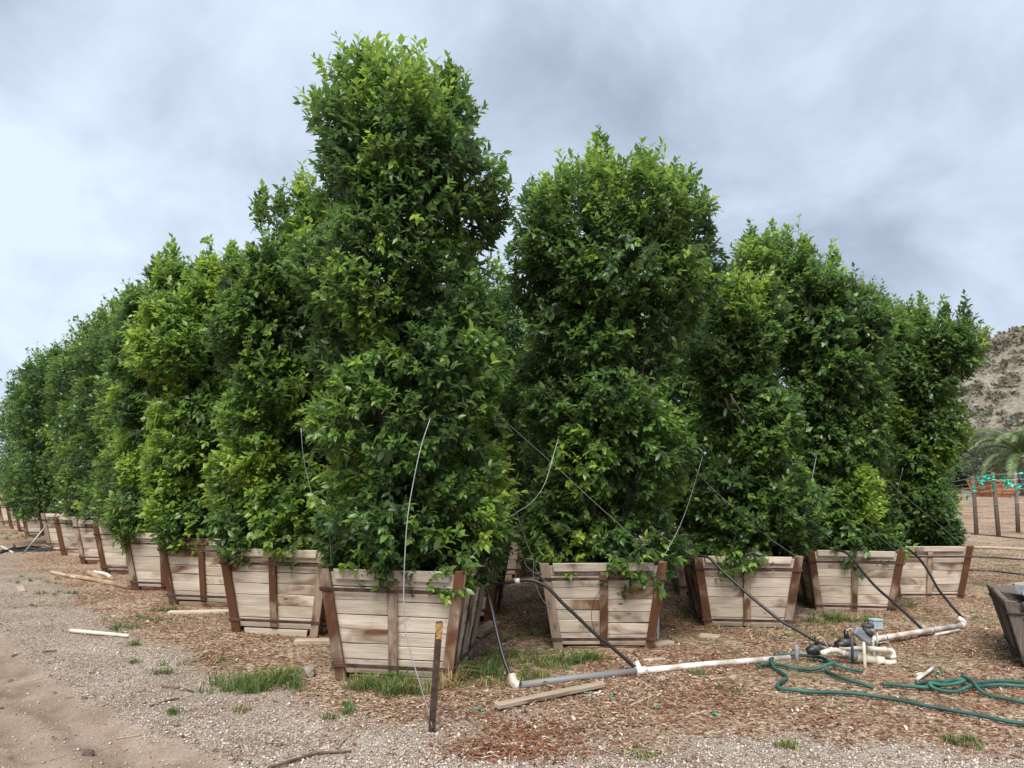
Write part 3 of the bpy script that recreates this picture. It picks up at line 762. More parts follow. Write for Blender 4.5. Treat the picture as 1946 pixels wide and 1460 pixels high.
# ------------------------------------------------------------------ trees
def make_tree(key, pos, prof, label, n_twig, K, leaf, fine=False, young=0.25, seed=1, parts=0, toff=0.0, amp=0.24, px=True, lobe=0.48, group=RT, trunk=True, mesh=None, shrink=0.11, peaks=(), bright=()):
    rng = np.random.default_rng(seed)
    root = empty('ficus_tree', (pos[0], pos[1], pos[2]))
    tag(root, label, 'tree', group)
    if mesh is None:
        if px:
            z, l, r, lat = profile_from_px(pos, prof)
            z = z - pos[2]; z = z - 0.17 * np.maximum(0, z - 1.0) / (z[-1] - 1.0)
            sh_ = shrink * sstep(1.0, 1.5, z)
            l, r = np.maximum(l - sh_, 0.03 - np.minimum(r, 0)), np.maximum(r - sh_, 0.03 - np.minimum(l, 0))
        else:
            z, l, r, lat = prof
        pk = []
        for (x_, y_, w_, h_) in peaks:
            zz_, ll_, rr_, _ = profile_from_px(pos, [(y_, x_ - w_, x_ + w_), (y_ + h_, x_ - w_, x_ + w_)])
            pk.append(((rr_[0] - ll_[0]) / 2, zz_[1] - pos[2], (rr_[0] + ll_[0]) / 2, zz_[1] - zz_[0]))
        bk = []
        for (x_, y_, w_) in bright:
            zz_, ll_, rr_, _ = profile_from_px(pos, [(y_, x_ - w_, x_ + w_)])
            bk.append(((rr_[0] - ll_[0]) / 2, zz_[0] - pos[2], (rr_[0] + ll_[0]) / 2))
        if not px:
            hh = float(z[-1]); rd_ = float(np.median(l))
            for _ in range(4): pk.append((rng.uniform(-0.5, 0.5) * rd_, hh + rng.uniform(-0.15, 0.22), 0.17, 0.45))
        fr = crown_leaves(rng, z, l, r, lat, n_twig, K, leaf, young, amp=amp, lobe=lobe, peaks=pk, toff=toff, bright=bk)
        if parts:
            lb, ld, sd, ln, ll, tone = fr[:6]
            # the leaves that show largest: outermost towards the camera, blade turned to it
            mid = lb + ld * (ll * 0.5)[:, None]
            view = unit(np.array([0, 0, EYE]) - (mid + np.array(pos)))
            face = np.abs(np.sum(ln * view, 1)); hv = unit(np.array([-pos[0], -pos[1], 0.0]))
            front = mid @ hv
            score = face * ll / leaf + 0.9 * front
            lat3 = np.array([lat[0], lat[1], 0.0])
            cell = (np.floor(mid[:, 2] / 0.19) * 100 + np.floor((mid @ lat3) / 0.12)).astype(int)
            order = np.argsort(-score); seen = {}; pick = []
            for i in order:
                c = cell[i]
                if seen.get(c, 0) < 1:
                    seen[c] = 1; pick.append(i)
                if len(pick) >= parts: break
            keep = np.ones(len(lb), bool); keep[pick] = False
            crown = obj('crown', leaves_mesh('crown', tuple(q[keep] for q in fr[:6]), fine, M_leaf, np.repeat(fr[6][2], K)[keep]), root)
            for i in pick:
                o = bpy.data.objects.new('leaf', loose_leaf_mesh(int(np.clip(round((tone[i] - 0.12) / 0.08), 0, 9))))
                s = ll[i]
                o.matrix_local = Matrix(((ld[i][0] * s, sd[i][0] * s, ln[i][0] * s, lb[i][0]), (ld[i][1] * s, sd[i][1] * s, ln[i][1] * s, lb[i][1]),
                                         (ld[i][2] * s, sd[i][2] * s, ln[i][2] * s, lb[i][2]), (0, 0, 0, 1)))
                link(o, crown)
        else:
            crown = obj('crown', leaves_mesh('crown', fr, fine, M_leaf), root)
        crown['kind'] = 'stuff'
        base, tip, is_in = fr[6]
        sel = ~is_in if n_twig < 2500 else ~is_in
        obj('twigs', twig_mesh('twigs', base[sel], tip[sel], 0.003, M_twig), root)['kind'] = 'stuff'
        height = float(z[-1])
        cc = (np.asarray(r) - np.asarray(l)) / 2; cc = np.where(np.asarray(z) < 1.0, 0, cc)
        tm = trunk_mesh(rng, height * 0.70, 0.16, z, cc, lat)
        obj('trunk', tm, root)
        return root, (crown.data, tm)
    crown = obj('crown', mesh[0], root); crown['kind'] = 'stuff'
    obj('trunk', mesh[1], root)
    return root, mesh

PA = [(135, 690, 800), (150, 645, 880), (175, 610, 905), (210, 588, 918), (250, 580, 945), (300, 585, 955), (350, 592, 962), (400, 590, 945),
      (450, 575, 905), (500, 562, 900), (560, 562, 922), (620, 572, 945), (680, 577, 958), (740, 592, 958), (800, 588, 948), (860, 578, 945), (910, 572, 960), (960, 592, 955), (1010, 605, 935), (1050, 608, 922), (1098, 618, 905)]
PB = [(300, 1120, 1210), (320, 1075, 1265), (345, 1025, 1310), (380, 990, 1350), (430, 978, 1372), (500, 978, 1360), (570, 985, 1332), (640, 998, 1302), (700, 985, 1292), (760, 982, 1318),
      (830, 985, 1318), (900, 992, 1308), (960, 1000, 1288), (1010, 1012, 1275), (1050, 1025, 1262), (1086, 1045, 1245)]
PC = [(492, 1375, 1440), (510, 1345, 1470), (550, 1325, 1490), (600, 1315, 1500), (680, 1312, 1505), (760, 1318, 1520), (840, 1322, 1525), (900, 1318, 1530), (960, 1312, 1550), (1010, 1318, 1550), (1045, 1325, 1530), (1068, 1335, 1505)]
PD = [(440, 1415, 1500), (460, 1395, 1560), (490, 1392, 1605), (540, 1410, 1660), (600, 1440, 1700), (660, 1470, 1712), (720, 1490, 1700), (800, 1505, 1672), (880, 1510, 1690), (940, 1515, 1680), (1000, 1525, 1690), (1035, 1535, 1700), (1058, 1550, 1690)]
PE = [(590, 1715, 1845), (610, 1695, 1866), (650, 1690, 1860), (690, 1690, 1838), (740, 1685, 1825), (800, 1685, 1840), (860, 1690, 1825), (920, 1695, 1815), (970, 1690, 1832), (1010, 1695, 1818), (1048, 1700, 1815)]
PL1 = [(335, 570, 620), (360, 530, 640), (390, 492, 650), (420, 485, 650), (455, 485, 640), (485, 425, 640), (520, 388, 640), (600, 388, 640), (700, 390, 640), (770, 392, 640), (830, 418, 640), (890, 402, 640), (950, 392, 640), (1000, 402, 640), (1050, 425, 625), (1072, 440, 610)]
PL2 = [(490, 385, 450), (515, 365, 465), (545, 330, 470), (575, 280, 465), (610, 255, 455), (680, 250, 455), (740, 272, 450), (830, 288, 450), (900, 280, 450), (970, 285, 450), (1020, 300, 440), (1036, 320, 430)]
PL3 = [(480, 300, 350), (505, 285, 380), (545, 245, 395), (585, 228, 395), (630, 207, 395), (700, 208, 395), (800, 215, 395), (900, 222, 390), (970, 225, 380), (1015, 240, 360), (1025, 255, 350)]
tree_specs = [
 ('A', PA, 'tallest ficus column with a twin-peaked top, in the corner crate', 4900, 12, 0.087, True, 0.16, 300),
 ('B', PB, 'broad-headed ficus column rising to one thin peak, above the stained crate', 4700, 12, 0.086, True, 0.12, 300),
 ('C', PC, 'shorter ficus column above the pale crate left of the manifold', 3500, 10, 0.092, False, 0.16, 150),
 ('D', PD, 'ficus column above the crate behind the control boxes, its head leaning left', 4200, 10, 0.092, False, 0.12, 0),
 ('E', PE, 'last ficus column of the pipe-side row, against the hill', 3700, 10, 0.092, False, 0.12, 0),
 ('L1', PL1, 'first ficus column after the corner tree along the dirt track', 4200, 10, 0.092, False, 0.34, 150),
 ('L2', PL2, 'second ficus column after the corner tree along the dirt track', 3600, 10, 0.094, False, 0.42, 0),
 ('L3', PL3, 'third ficus column after the corner tree along the dirt track', 3500, 10, 0.098, False, 0.25, 0),
]
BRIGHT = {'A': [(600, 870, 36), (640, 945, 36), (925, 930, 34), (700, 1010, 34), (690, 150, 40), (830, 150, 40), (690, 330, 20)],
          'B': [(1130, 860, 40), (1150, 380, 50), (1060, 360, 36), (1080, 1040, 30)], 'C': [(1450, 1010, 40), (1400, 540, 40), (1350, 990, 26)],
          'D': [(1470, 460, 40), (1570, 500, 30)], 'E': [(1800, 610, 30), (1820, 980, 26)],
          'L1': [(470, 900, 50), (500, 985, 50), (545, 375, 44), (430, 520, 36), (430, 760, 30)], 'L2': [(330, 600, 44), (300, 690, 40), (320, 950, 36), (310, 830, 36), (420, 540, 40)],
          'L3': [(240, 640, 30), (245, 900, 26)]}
PEAKS = {'A': [(717, 66, 32, 110), (690, 100, 30, 70), (800, 112, 30, 60), (852, 100, 36, 80), (765, 140, 30, 40)],
         'B': [(1140, 228, 36, 110), (1215, 285, 36, 60), (1280, 318, 22, 50), (1065, 300, 30, 60), (1010, 330, 20, 50), (1335, 350, 16, 50)],
         'C': [(1400, 480, 40, 60), (1350, 505, 20, 40)], 'D': [(1430, 410, 22, 60), (1470, 415, 26, 60), (1525, 440, 26, 50), (1585, 448, 22, 70), (1625, 500, 18, 60)],
         'E': [(1835, 555, 22, 60), (1800, 560, 24, 70), (1755, 555, 22, 60), (1710, 575, 20, 50)],
         'L1': [(495, 350, 20, 60), (575, 312, 24, 60), (535, 340, 20, 50), (440, 460, 22, 50)], 'L2': [(395, 452, 24, 70), (440, 458, 24, 60), (310, 545, 26, 50)], 'L3': [(322, 448, 34, 90), (295, 480, 20, 50), (245, 545, 24, 60)]}
for i, (k, pr, lab, nt_, K, lf, fine, yg, parts) in enumerate(tree_specs):
    make_tree(k, CR[k], pr, lab, nt_, K, lf, fine, yg, 100 + i, parts, peaks=PEAKS.get(k, ()), toff=0.025 if k[0] == 'L' else 0.02, bright=BRIGHT.get(k, ()))

def generic(height, rad, rng):
    z = np.array([0.72, 0.95, 1.5, 2.2, 2.9, 3.5, 4.0, 4.35, 4.6, 4.8]) / 4.8 * height; z[0] = 0.72
    l = rad * np.array([0.62, 0.85, 0.95, 1.0, 1.0, 1.02, 0.98, 0.82, 0.5, 0.08]) * rng.uniform(0.92, 1.06, 10)
    r = rad * np.array([0.62, 0.85, 0.95, 1.0, 1.0, 1.02, 0.98, 0.82, 0.5, 0.08]) * rng.uniform(0.92, 1.06, 10)
    return z, l, r, np.array([1.0, 0.0])
grow = [
 ('L4', None, 4.9, 0.82, 'fourth ficus column after the corner tree along the dirt track', 0.35),
 ('L5', None, 5.05, 0.82, 'fifth ficus column after the corner tree along the dirt track', 0.2),
 ('L6', None, 5.0, 0.82, 'sixth ficus column after the corner tree along the dirt track', 0.3),
 ('L7', None, 5.05, 0.82, 'seventh ficus column after the corner tree along the dirt track', 0.3),
]
protos = []
for i, (k, _, h, rad, lab, yg) in enumerate(grow):
    rng = np.random.default_rng(300 + i)
    protos.append(make_tree(k, CR[k], generic(h, rad, rng), lab, 2900, 9, 0.094, False, yg, 400 + i, 0, px=False, toff=0.02)[1])
def copy_tree(pos, p, label, rz, s, sz):
    r, _ = make_tree('x', pos, None, label, 0, 0, 0, mesh=protos[p])
    r.rotation_euler = (0, 0, rz); r.scale = (s, s, sz)
for k, p, lab, rz, s, sz in (
    ('L8', 0, 'eighth ficus column along the dirt track, past the gap in the crates', 2.0, 1.15, 1.0),
    ('L9', 1, 'ninth ficus column after the corner tree along the dirt track', 4.0, 1.0, 0.97),
    ('L10', 2, 'tenth ficus column after the corner tree along the dirt track', 1.1, 1.05, 1.02),
    ('L11', 3, 'farthest ficus column of the track row at the edge of the picture', 3.0, 1.05, 1.0),
    ('G', 1, 'ficus column in the gap behind the corner tree', 5.0, 0.85, 0.86),
    ('H', 2, 'ficus column deep in the gap, behind the second-row tree', 2.6, 0.9, 0.95),
    ('I', 3, 'ficus column in the gap behind the stained crate and pale crate', 0.7, 0.85, 0.92)):
    copy_tree(CR[k], p, lab, rz, s, sz)
# second-row trees whose tops stand above the front rows; their crates are hidden
second = [((-2.55, 10.9), 0, 'second-row ficus top just left of the tall corner tree', 0.6, 0.9, 0.97),
          ((-3.6, 12.6), 1, 'second-row ficus with a tuft rising above the second track tree', 2.2, 0.9, 1.0),
          ((-5.3, 13.5), 2, 'second-row ficus with a rounded tuft above the third track tree', 3.3, 0.95, 1.05),
          ((-7.2, 15.6), 3, 'second-row ficus head above the fourth track tree', 4.4, 0.95, 1.0),
          ((-9.6, 18.8), 0, 'second-row ficus head above the sixth track tree', 1.4, 1.0, 1.03),
          ((-11.3, 18.4), 1, 'ficus filling the gap between seventh and eighth track crates', 5.2, 1.0, 0.95),
          ((0.95, 10.3), 3, 'second-row ficus head behind the broad-headed tree', 0.3, 0.85, 0.95),
          ((4.35, 12.3), 0, 'second-row ficus behind the leaning-headed tree', 2.9, 0.9, 1.0),
          ((1.1, 13.6), 1, 'ficus deep in the block behind the broad-headed tree', 1.9, 1.05, 1.0),
          ((-2.1, 13.9), 3, 'ficus deep in the block behind the corner tree', 0.9, 1.1, 0.95),
          ((0.7, 16.4), 0, 'rearmost ficus glimpsed through the gap beside the corner tree', 4.9, 1.2, 0.95),
          ((3.0, 14.2), 2, 'ficus deep in the block behind the shorter tree', 5.6, 1.1, 1.0),
          ((6.1, 13.0), 2, 'second-row ficus behind the last tree of the pipe-side row', 3.9, 0.9, 1.0),
          ((7.55, 14.3), 1, 'second-row ficus head filling the dip before the last tree', 0.2, 0.9, 0.98)]
for (xy, p, lab, rz, s, sz) in second:
    copy_tree((xy[0], xy[1], float(ground_z(*xy)) - 0.03), p, lab, rz, s, sz)
for (x, y, pr, lab) in ((1.1, 13.15, 0, 'barely visible crate behind the dim crate in the gap'), (0.7, 15.95, 1, 'rearmost crate glimpsed low in the gap'), (0.95, 9.85, 2, 'shadowed crate behind the stained crate')):
    place_crate(x, y, -0.1, 1.15, 0.86, -0.03, pr, lab, (0, 0), RG)

# ------------------------------------------------------------------ irrigation, wires and things lying about
def gg(x, y, dz=0.0):
    p = gp(x, y)
    p[2] = float(ground_z(p[0], p[1])) + dz
    return p

class Thing:
    def __init__(self, name, base, label, cat, group=None, rz=0.0):
        self.b = np.array(base, float); self.root = empty(name, tuple(self.b), rz); tag(self.root, label, cat, group)
    def tube(self, name, pts, rad, mat, k=8, sub=0, parent=None):
        return tube(name, np.asarray(pts, float) - self.b, rad, mat, parent or self.root, k, sub)
    def mesh(self, name, me, loc=(0, 0, 0), rot=(0, 0, 0), parent=None):
        o = obj(name, me, parent or self.root); o.location = tuple(np.asarray(loc, float) - (self.b if parent is None else 0)); o.rotation_euler = rot
        return o

def box(sx, sy, sz, mat, bev=0.004, axis=(1, 0, 0), seed=0, z0=0.0):
    me = box_mesh(sx, sy, sz, bev, axis, seed, z0); me.materials.append(mat); return me

def px_path(pts, y0, y1):
    """points seen at pixels, their distance running from y0 to y1 metres"""
    n = len(pts); d = [0.0]
    for i in range(1, n): d.append(d[-1] + math.hypot(pts[i][0] - pts[i - 1][0], pts[i][1] - pts[i - 1][1]))
    return [at(p[0], p[1], y0 + (y1 - y0) * q / d[-1]) for p, q in zip(pts, d)]

def wire(pts, y0, y1, label, r=0.0032, mat=M_wire, name='guy_wire', cat='wire', group='tree guy wires', sub=5, k=5):
    P = px_path(pts, y0, y1)
    o = tube(name, np.array(P) - P[-1], r, mat, None, k, sub, tuple(P[-1]))
    return tag(o, label, cat, group)

# T-post
b = gg(823, 1388); t_ = at(838, 1181, b[1] + 0.02)
T = Thing('steel_post', b - [0, 0, 0.1], 'rusty steel T-post with a chipped yellow tip before the corner crate', 'post')
ax = Vector(t_ - b); q = ax.to_track_quat('Z', 'Y').to_euler(); Lp = ax.length
def tsec(z0, z1, g=0.0):
    bm = bmesh.new()
    sec = [(-0.0205 - g, 0), (-0.0205 - g, -0.006 - g), (0.0205 + g, -0.006 - g), (0.0205 + g, 0), (0.004 + g, 0.001), (0.004 + g, 0.032 + g), (-0.004 - g, 0.032 + g), (-0.004 - g, 0.001)]
    lo = [bm.verts.new((x, y, z0)) for x, y in sec]; hi = [bm.verts.new((x, y, z1)) for x, y in sec]
    for i in range(8): bm.faces.new((lo[i], lo[(i + 1) % 8], hi[(i + 1) % 8], hi[i]))
    bm.faces.new(lo[::-1]); bm.faces.new(hi)
    bmesh.ops.recalc_face_normals(bm, faces=bm.faces)
    me = bpy.data.meshes.new('section'); bm.to_mesh(me); bm.free(); return me
sh = tsec(-0.1, Lp); sh.materials.append(M_rust)
shaft = T.mesh('shaft', sh, b, q)
pt = tsec(Lp * 0.84, Lp - 0.008, 0.0012); pt.materials.append(M_yellow)
tipo = T.mesh('painted_tip', pt, b, q)
hm = box(0.009, 0.004, 0.02, M_rust, 0.001)
for z in (0.93, 0.975): obj('bolt_hole', hm, tipo).location = (0.004, -0.0085, Lp * z - 0.02)
sm_ = box(0.012, 0.008, 0.022, M_rust, 0.002)
for i in range(14): obj('stud', sm_, shaft).location = (0.0, -0.008, 0.05 + i * 0.042)

wire([(818, 795), (800, 850), (785, 920), (774, 990), (768, 1090), (768, 1170), (775, 1220), (795, 1290), (812, 1345), (822, 1384)], 5.55, b[1] - 0.02, 'bright guy wire hanging down the corner tree to the T-post', 0.0038)
wire([(572, 815), (577, 870), (590, 930), (603, 968), (625, 1018), (630, 1075)], 5.95, 6.05, 'thin guy wire at the left side of the corner tree', 0.0025)
wire([(953, 860), (958, 920), (985, 985), (1000, 1030), (1013, 1064), (1014, 1095), (1026, 1131), (1040, 1150), (1062, 1158), (1085, 1172)], 7.1, 7.1, 'slack guy wire dropping through the gap onto the stained crate', 0.0026)
wire([(1062, 830), (1052, 865), (1035, 920), (1010, 955), (985, 972), (950, 995), (925, 1028), (893, 1062), (872, 1092)], 6.9, 5.95, 'guy wire sloping from the broad tree to the corner crate rim', 0.0026)
wire([(930, 765), (960, 800), (1010, 845), (1060, 890), (1130, 955), (1200, 1018), (1254, 1068)], 6.8, 7.15, 'straight guy wire crossing the broad tree to its crate corner', 0.0025)
wire([(1335, 868), (1320, 920), (1302, 975), (1283, 1018), (1256, 1066)], 7.4, 7.15, 'wire rising from the stained crate corner past the broad tree', 0.0025)
wire([(1322, 893), (1350, 925), (1400, 970), (1450, 1014), (1516, 1060)], 7.9, 8.15, 'guy wire across the shorter ficus above the pale crate', 0.0023)
wire([(1552, 866), (1545, 900), (1537, 945), (1527, 990)], 8.3, 8.1, 'short bright wire between the pale crate tree and its neighbour', 0.0025)
wire([(1533, 905), (1580, 945), (1640, 995), (1704, 1048)], 8.8, 9.15, 'guy wire across the leaning-headed ficus to its crate', 0.0023)
wire([(1716, 890), (1706, 935), (1712, 970), (1727, 1000), (1718, 1022), (1702, 1044)], 9.5, 9.9, 'crooked wire hanging on the last ficus of the row', 0.0025)
wire([(1664, 890), (1710, 935), (1770, 985), (1838, 1044)], 9.6, 10.1, 'straight guy wire across the last ficus to its crate corner', 0.0023)
wire([(1013, 1064), (1000, 1062), (998, 1072), (1010, 1085), (1022, 1090), (1030, 1082), (1024, 1070), (1016, 1068), (1020, 1085), (1035, 1103), (1046, 1110)], 7.05, 7.05, 'tangled loop of wire beside the stained crate', 0.0023)
wire([(886, 1068), (905, 1060), (925, 1080), (936, 1105), (932, 1120), (922, 1115), (910, 1088), (900, 1072)], 6.35, 6.35, 'thin black wire loop on the corner crate rim', 0.003, M_black)
wire([(1163, 1080), (1150, 1110), (1130, 1140), (1124, 1175), (1135, 1210), (1150, 1232)], 7.1, 7.05, 'thin drip line dangling on the stained crate front', 0.0028, M_black, 'drip_line', 'drip line', None)

# black supply tubes from the crates to the pipe
TG = 'black supply tubes of the crates'
def supply(pts, y0, y1, label):
    return wire(pts, y0, y1, label, 0.0150, M_black, 'supply_tube', 'tube', TG, 5, 9)
c1 = gg(981, 1304, 0.03)
supply([(905, 1078), (918, 1100), (933, 1150), (944, 1200), (957, 1250), (975, 1298)], 6.55, c1[1], 'black tube bending from the corner crate down to the white elbow')
supply([(912, 1098), (935, 1107), (960, 1108), (986, 1104), (1010, 1103), (1040, 1116), (1069, 1146), (1099, 1174), (1129, 1203), (1159, 1227), (1189, 1253), (1215, 1277)], 6.6, 6.38, 'long black tube slanting across the stained crate to the pipe joint')
supply([(1325, 1056), (1347, 1060), (1367, 1080), (1397, 1107), (1427, 1134), (1457, 1159), (1487, 1182), (1516, 1198), (1555, 1220), (1596, 1232)], 8.1, 7.25, 'black tube slanting over the pale crate to the manifold')
supply([(1588, 1045), (1607, 1050), (1623, 1066), (1642, 1090), (1664, 1115), (1692, 1140), (1719, 1164), (1738, 1182), (1756, 1200)], 9.1, 7.85, 'black tube over the weedy crate to the white pipe')
m1e = gg(1828, 1193, 0.035)
supply([(1697, 1041), (1716, 1040), (1733, 1049), (1752, 1068), (1768, 1093), (1782, 1118), (1799, 1140), (1815, 1159), (1833, 1178)], 10.0, m1e[1] + 0.1, 'black tube over the last crate to the pipe-end elbow')
cp = at(983, 1104, 6.52)
tube('tube_joint', np.array([[0, 0, 0], [0.04, -0.003, 0.002]]), 0.022, M_white, bpy.data.objects['supply_tube.001'], 10).location = tuple(cp - np.array(bpy.data.objects['supply_tube.001'].location) - [0.02, 0, 0])

# main pipe run
p0, p1, p2, p3 = gg(990, 1306, 0.02), gg(1212, 1283, 0.022), gg(1500, 1251, 0.010), gg(1560, 1243, 0.02)
T = Thing('irrigation_pipe', p0, 'grey and white irrigation pipe lying along the mulch before the crates', 'pipe')
T.tube('grey_pipe', [p0, (p0 + p1) / 2 + [0, 0, 0.004], p1], 0.029, M_grey_pvc, 12)
T.tube('white_pipe', [p1 + (p2 - p1) * 0.02, p1 + (p2 - p1) * 0.5 + [0, 0, 0.006], p2], 0.0265, M_white, 12)
T.tube('coupling', [p1 - (p2 - p1) * 0.012, p1 + (p2 - p1) * 0.05], 0.036, M_white, 12)
T.tube('tube_fitting', [p1 + [0.02, 0.03, 0.02], p1 + [0.0, 0.06, 0.06]], 0.021, M_white, 10)
T.tube('elbow', [p0 + [-0.02, 0, 0.0], p0 + [-0.05, 0.0, 0.012], p0 + [-0.065, 0.02, 0.05], p0 + [-0.07, 0.03, 0.08]], [0.036, 0.037, 0.033, 0.026], M_white, 12, 3)
o = tag(tube('stub_pipe', [(0, 0, -0.1), (0, 0, 0.14)], 0.017, M_greybox, None, 10, 0, tuple(gg(1515, 1255))), 'short grey stub pipe standing in the green hose loop', 'pipe')

m0, m1 = gg(1648, 1231, 0.06), gg(1828, 1193, 0.035)
T = Thing('irrigation_pipe', gg(1650, 1236), 'white irrigation pipe slanting from the manifold to the last crate', 'pipe')
T.tube('white_pipe', [m0, m1], 0.0265, M_white, 12)
T.tube('thin_pipe', [gg(1778, 1207, 0.02), gg(1824, 1198, 0.02)], 0.013, M_white, 10)
e0 = gg(1840, 1188, 0.035)
T.tube('elbow', [m1, m1 + [0.045, 0.035, 0.004], m1 + [0.055, 0.075, 0.03], m1 + [0.03, 0.105, 0.06]], [0.028, 0.033, 0.031, 0.024], M_white, 12, 3)
T.tube('coupling', [m1 - (m1 - m0) * 0.015, m1 + (m1 - m0) * 0.03], 0.031, M_white2, 12)
f0 = m0 + (m1 - m0) * 0.60
T.tube('tube_fitting', [f0, f0 + [-0.03, 0.03, 0.05]], 0.02, M_white, 10)
for u in (0.17, 0.66): T.tube('wire_tie', [m0 + (m1 - m0) * u, m0 + (m1 - m0) * (u + 0.006)], 0.0285, M_cap, 12)

# valve manifold
YM = gg(1640, 1262)[1]
mb_ = gg(1640, 1262)
T = Thing('valve_manifold', mb_, 'white irrigation valve manifold with black valves among the mulch', 'manifold')
a = lambda x, y, Y=YM: at(x, y, Y)
T.tube('inlet_pipe', [a(1560, 1243), a(1573, 1238), a(1590, 1236), a(1598, 1240), a(1612, 1244)], 0.023, M_white, 10, 3)
for x, y in ((1563, 1242), (1576, 1237), (1600, 1241)): T.tube('collar', [a(x, y), a(x + 7, y - 1.5 if x < 1590 else y + 1.5)], 0.028, M_white, 10)
T.tube('filter_body', [a(1611, 1244), a(1616, 1245), a(1624, 1247), a(1630, 1249)], [0.024, 0.042, 0.044, 0.028], M_greybox, 12, 3)
T.tube('union_pipe', [a(1628, 1249), a(1664, 1256)], 0.034, M_white2, 12)
T.tube('union_collar', [a(1664, 1256), a(1679, 1258)], 0.042, M_white2, 12)
T.tube('union_collar', [a(1627, 1249), a(1635, 1250.5)], 0.040, M_white2, 12)
T.tube('reducer', [a(1679, 1259), a(1698, 1261)], 0.024, M_white, 10)
T.tube('riser_pipe', [a(1646, 1232), a(1678, 1235), a(1691, 1236), a(1697, 1240), a(1698, 1250), a(1701, 1281)], 0.0215, M_white, 10, 3)
for x0_, y0_, x1_, y1_ in ((1676, 1234.5, 1684, 1235.5), (1697, 1246, 1698, 1251), (1699, 1262, 1699.5, 1268)): T.tube('collar', [a(x0_, y0_), a(x1_, y1_)], 0.027, M_white2, 10)
T.tube('header_pipe', [a(1594, 1232, YM + 0.12), a(1650, 1233, YM + 0.1)], 0.02, M_white, 10)
def valve(c, s, T):
    v = T.tube('valve', [c + [-0.075 * s, 0, -0.01], c + [-0.03 * s, 0, 0], c + [0.03 * s, 0, 0], c + [0.075 * s, 0, -0.01]], [0.028 * s, 0.045 * s, 0.045 * s, 0.028 * s], M_black, 12, 2)
    V, F = tube_data(np.array([c + [0, 0, 0.0], c + [0, 0, 0.05 * s]]) - T.b, [0.05 * s, 0.042 * s], 12); obj('bonnet', py_mesh('bonnet', V, F, M_cap), v)
    V, F = tube_data(np.array([c + [0.02 * s, 0, 0.04 * s], c + [0.01, 0, 0.105 * s]]) - T.b, [0.02 * s, 0.017 * s], 10); obj('solenoid', py_mesh('solenoid', V, F, M_black), v)
    V, F = tube_data(np.array([c + [0.01, 0, 0.1 * s], c + [0.06, 0, 0.12 * s], c + [0.10, 0, 0.05], c + [0.13, 0, -0.02]]) - T.b, 0.0035, 5, 4); obj('lead_wire', py_mesh('lead_wire', V, F, M_white2), v)
valve(a(1606, 1226, YM + 0.15), 1.15, T)
valve(a(1549, 1236, YM + 0.05), 0.95, T)
valve(a(1668, 1234, YM + 0.02), 0.5, T)

CG = 'irrigation control boxes on stakes'
# three control boxes on stakes
def stake_box(label, stake, box_fn):
    (sx, sy), (tx, ty), Yd, mat, r = stake
    bb = at(sx, sy, Yd); tt = at(tx, ty, Yd)
    T = Thing('control_box', bb, label, 'control box', CG)
    T.tube('stake', [bb - [0, 0, 0.05], bb * 0.6 + tt * 0.4, tt], r, mat, 8)
    box_fn(T, tt)
def bx1(T, tt):
    c = at(1634, 1215, YM - 0.12)
    o = T.mesh('housing', box(0.17, 0.055, 0.075, M_greybox, 0.012), c, (0.0, math.radians(36), 0.15))
    V, F = tube_data([(0.03, 0, 0.07), (0.03, 0, 0.10), (0.03, 0, 0.115)], [0.046, 0.048, 0.038], 16); obj('dial_cap', py_mesh('dial_cap', V, F, M_cap), o)
    T.tube('stake', [at(1620, 1260, YM - 0.12), at(1619, 1206, YM - 0.12)], 0.012, M_cap, 6)
def bx2(T, tt):
    c = at(1650, 1204, YM + 0.0)
    T.tube('housing', [c, c + [0, 0, 0.055]], [0.043, 0.046], M_ltgrey, 18)
    T.tube('dial_cap', [c + [0, 0, 0.053], c + [0, 0, 0.075], c + [0, 0, 0.082]], [0.051, 0.051, 0.042], M_cap, 18)
    T.tube('lead_wire', [c + [-0.04, 0, 0.03], c + [-0.09, 0, 0.01], c + [-0.10, 0, -0.08]], 0.004, M_white2, 6, 4)
def bx3(T, tt):
    c = at(1665, 1196, YM + 0.3)
    o = T.mesh('housing', box(0.10, 0.07, 0.075, M_ltgrey, 0.008), c, (0, 0.05, 0.3))
    obj('lid', box(0.108, 0.078, 0.018, M_ltgrey, 0.006, z0=0.074), o)
stake_box('tilted grey control box with a round dial cap, lowest of three', ((1645, 1288), (1641, 1214), YM - 0.12, M_white2, 0.014), bx1)
stake_box('round grey control box with a dark cap on a white stake', ((1662, 1250), (1656, 1196), YM, M_white, 0.0125), bx2)
stake_box('pale blue-grey square control box, topmost of three', ((1668, 1232), (1666, 1192), YM + 0.3, M_white2, 0.011), bx3)
base_ = at(1645, 1288, YM - 0.12)

T = Thing('broken_pipe', gg(1740, 1290), 'broken white pipe bits lying on the mulch beside the manifold', 'pipe')
T.tube('pipe_stub', [gg(1741, 1288, 0.015), gg(1754, 1286, 0.02)], 0.018, M_white2, 9)
T.tube('pipe_stub', [gg(1743, 1294, 0.015), gg(1760, 1287, 0.03), gg(1775, 1277, 0.03)], 0.013, M_white, 9, 3)

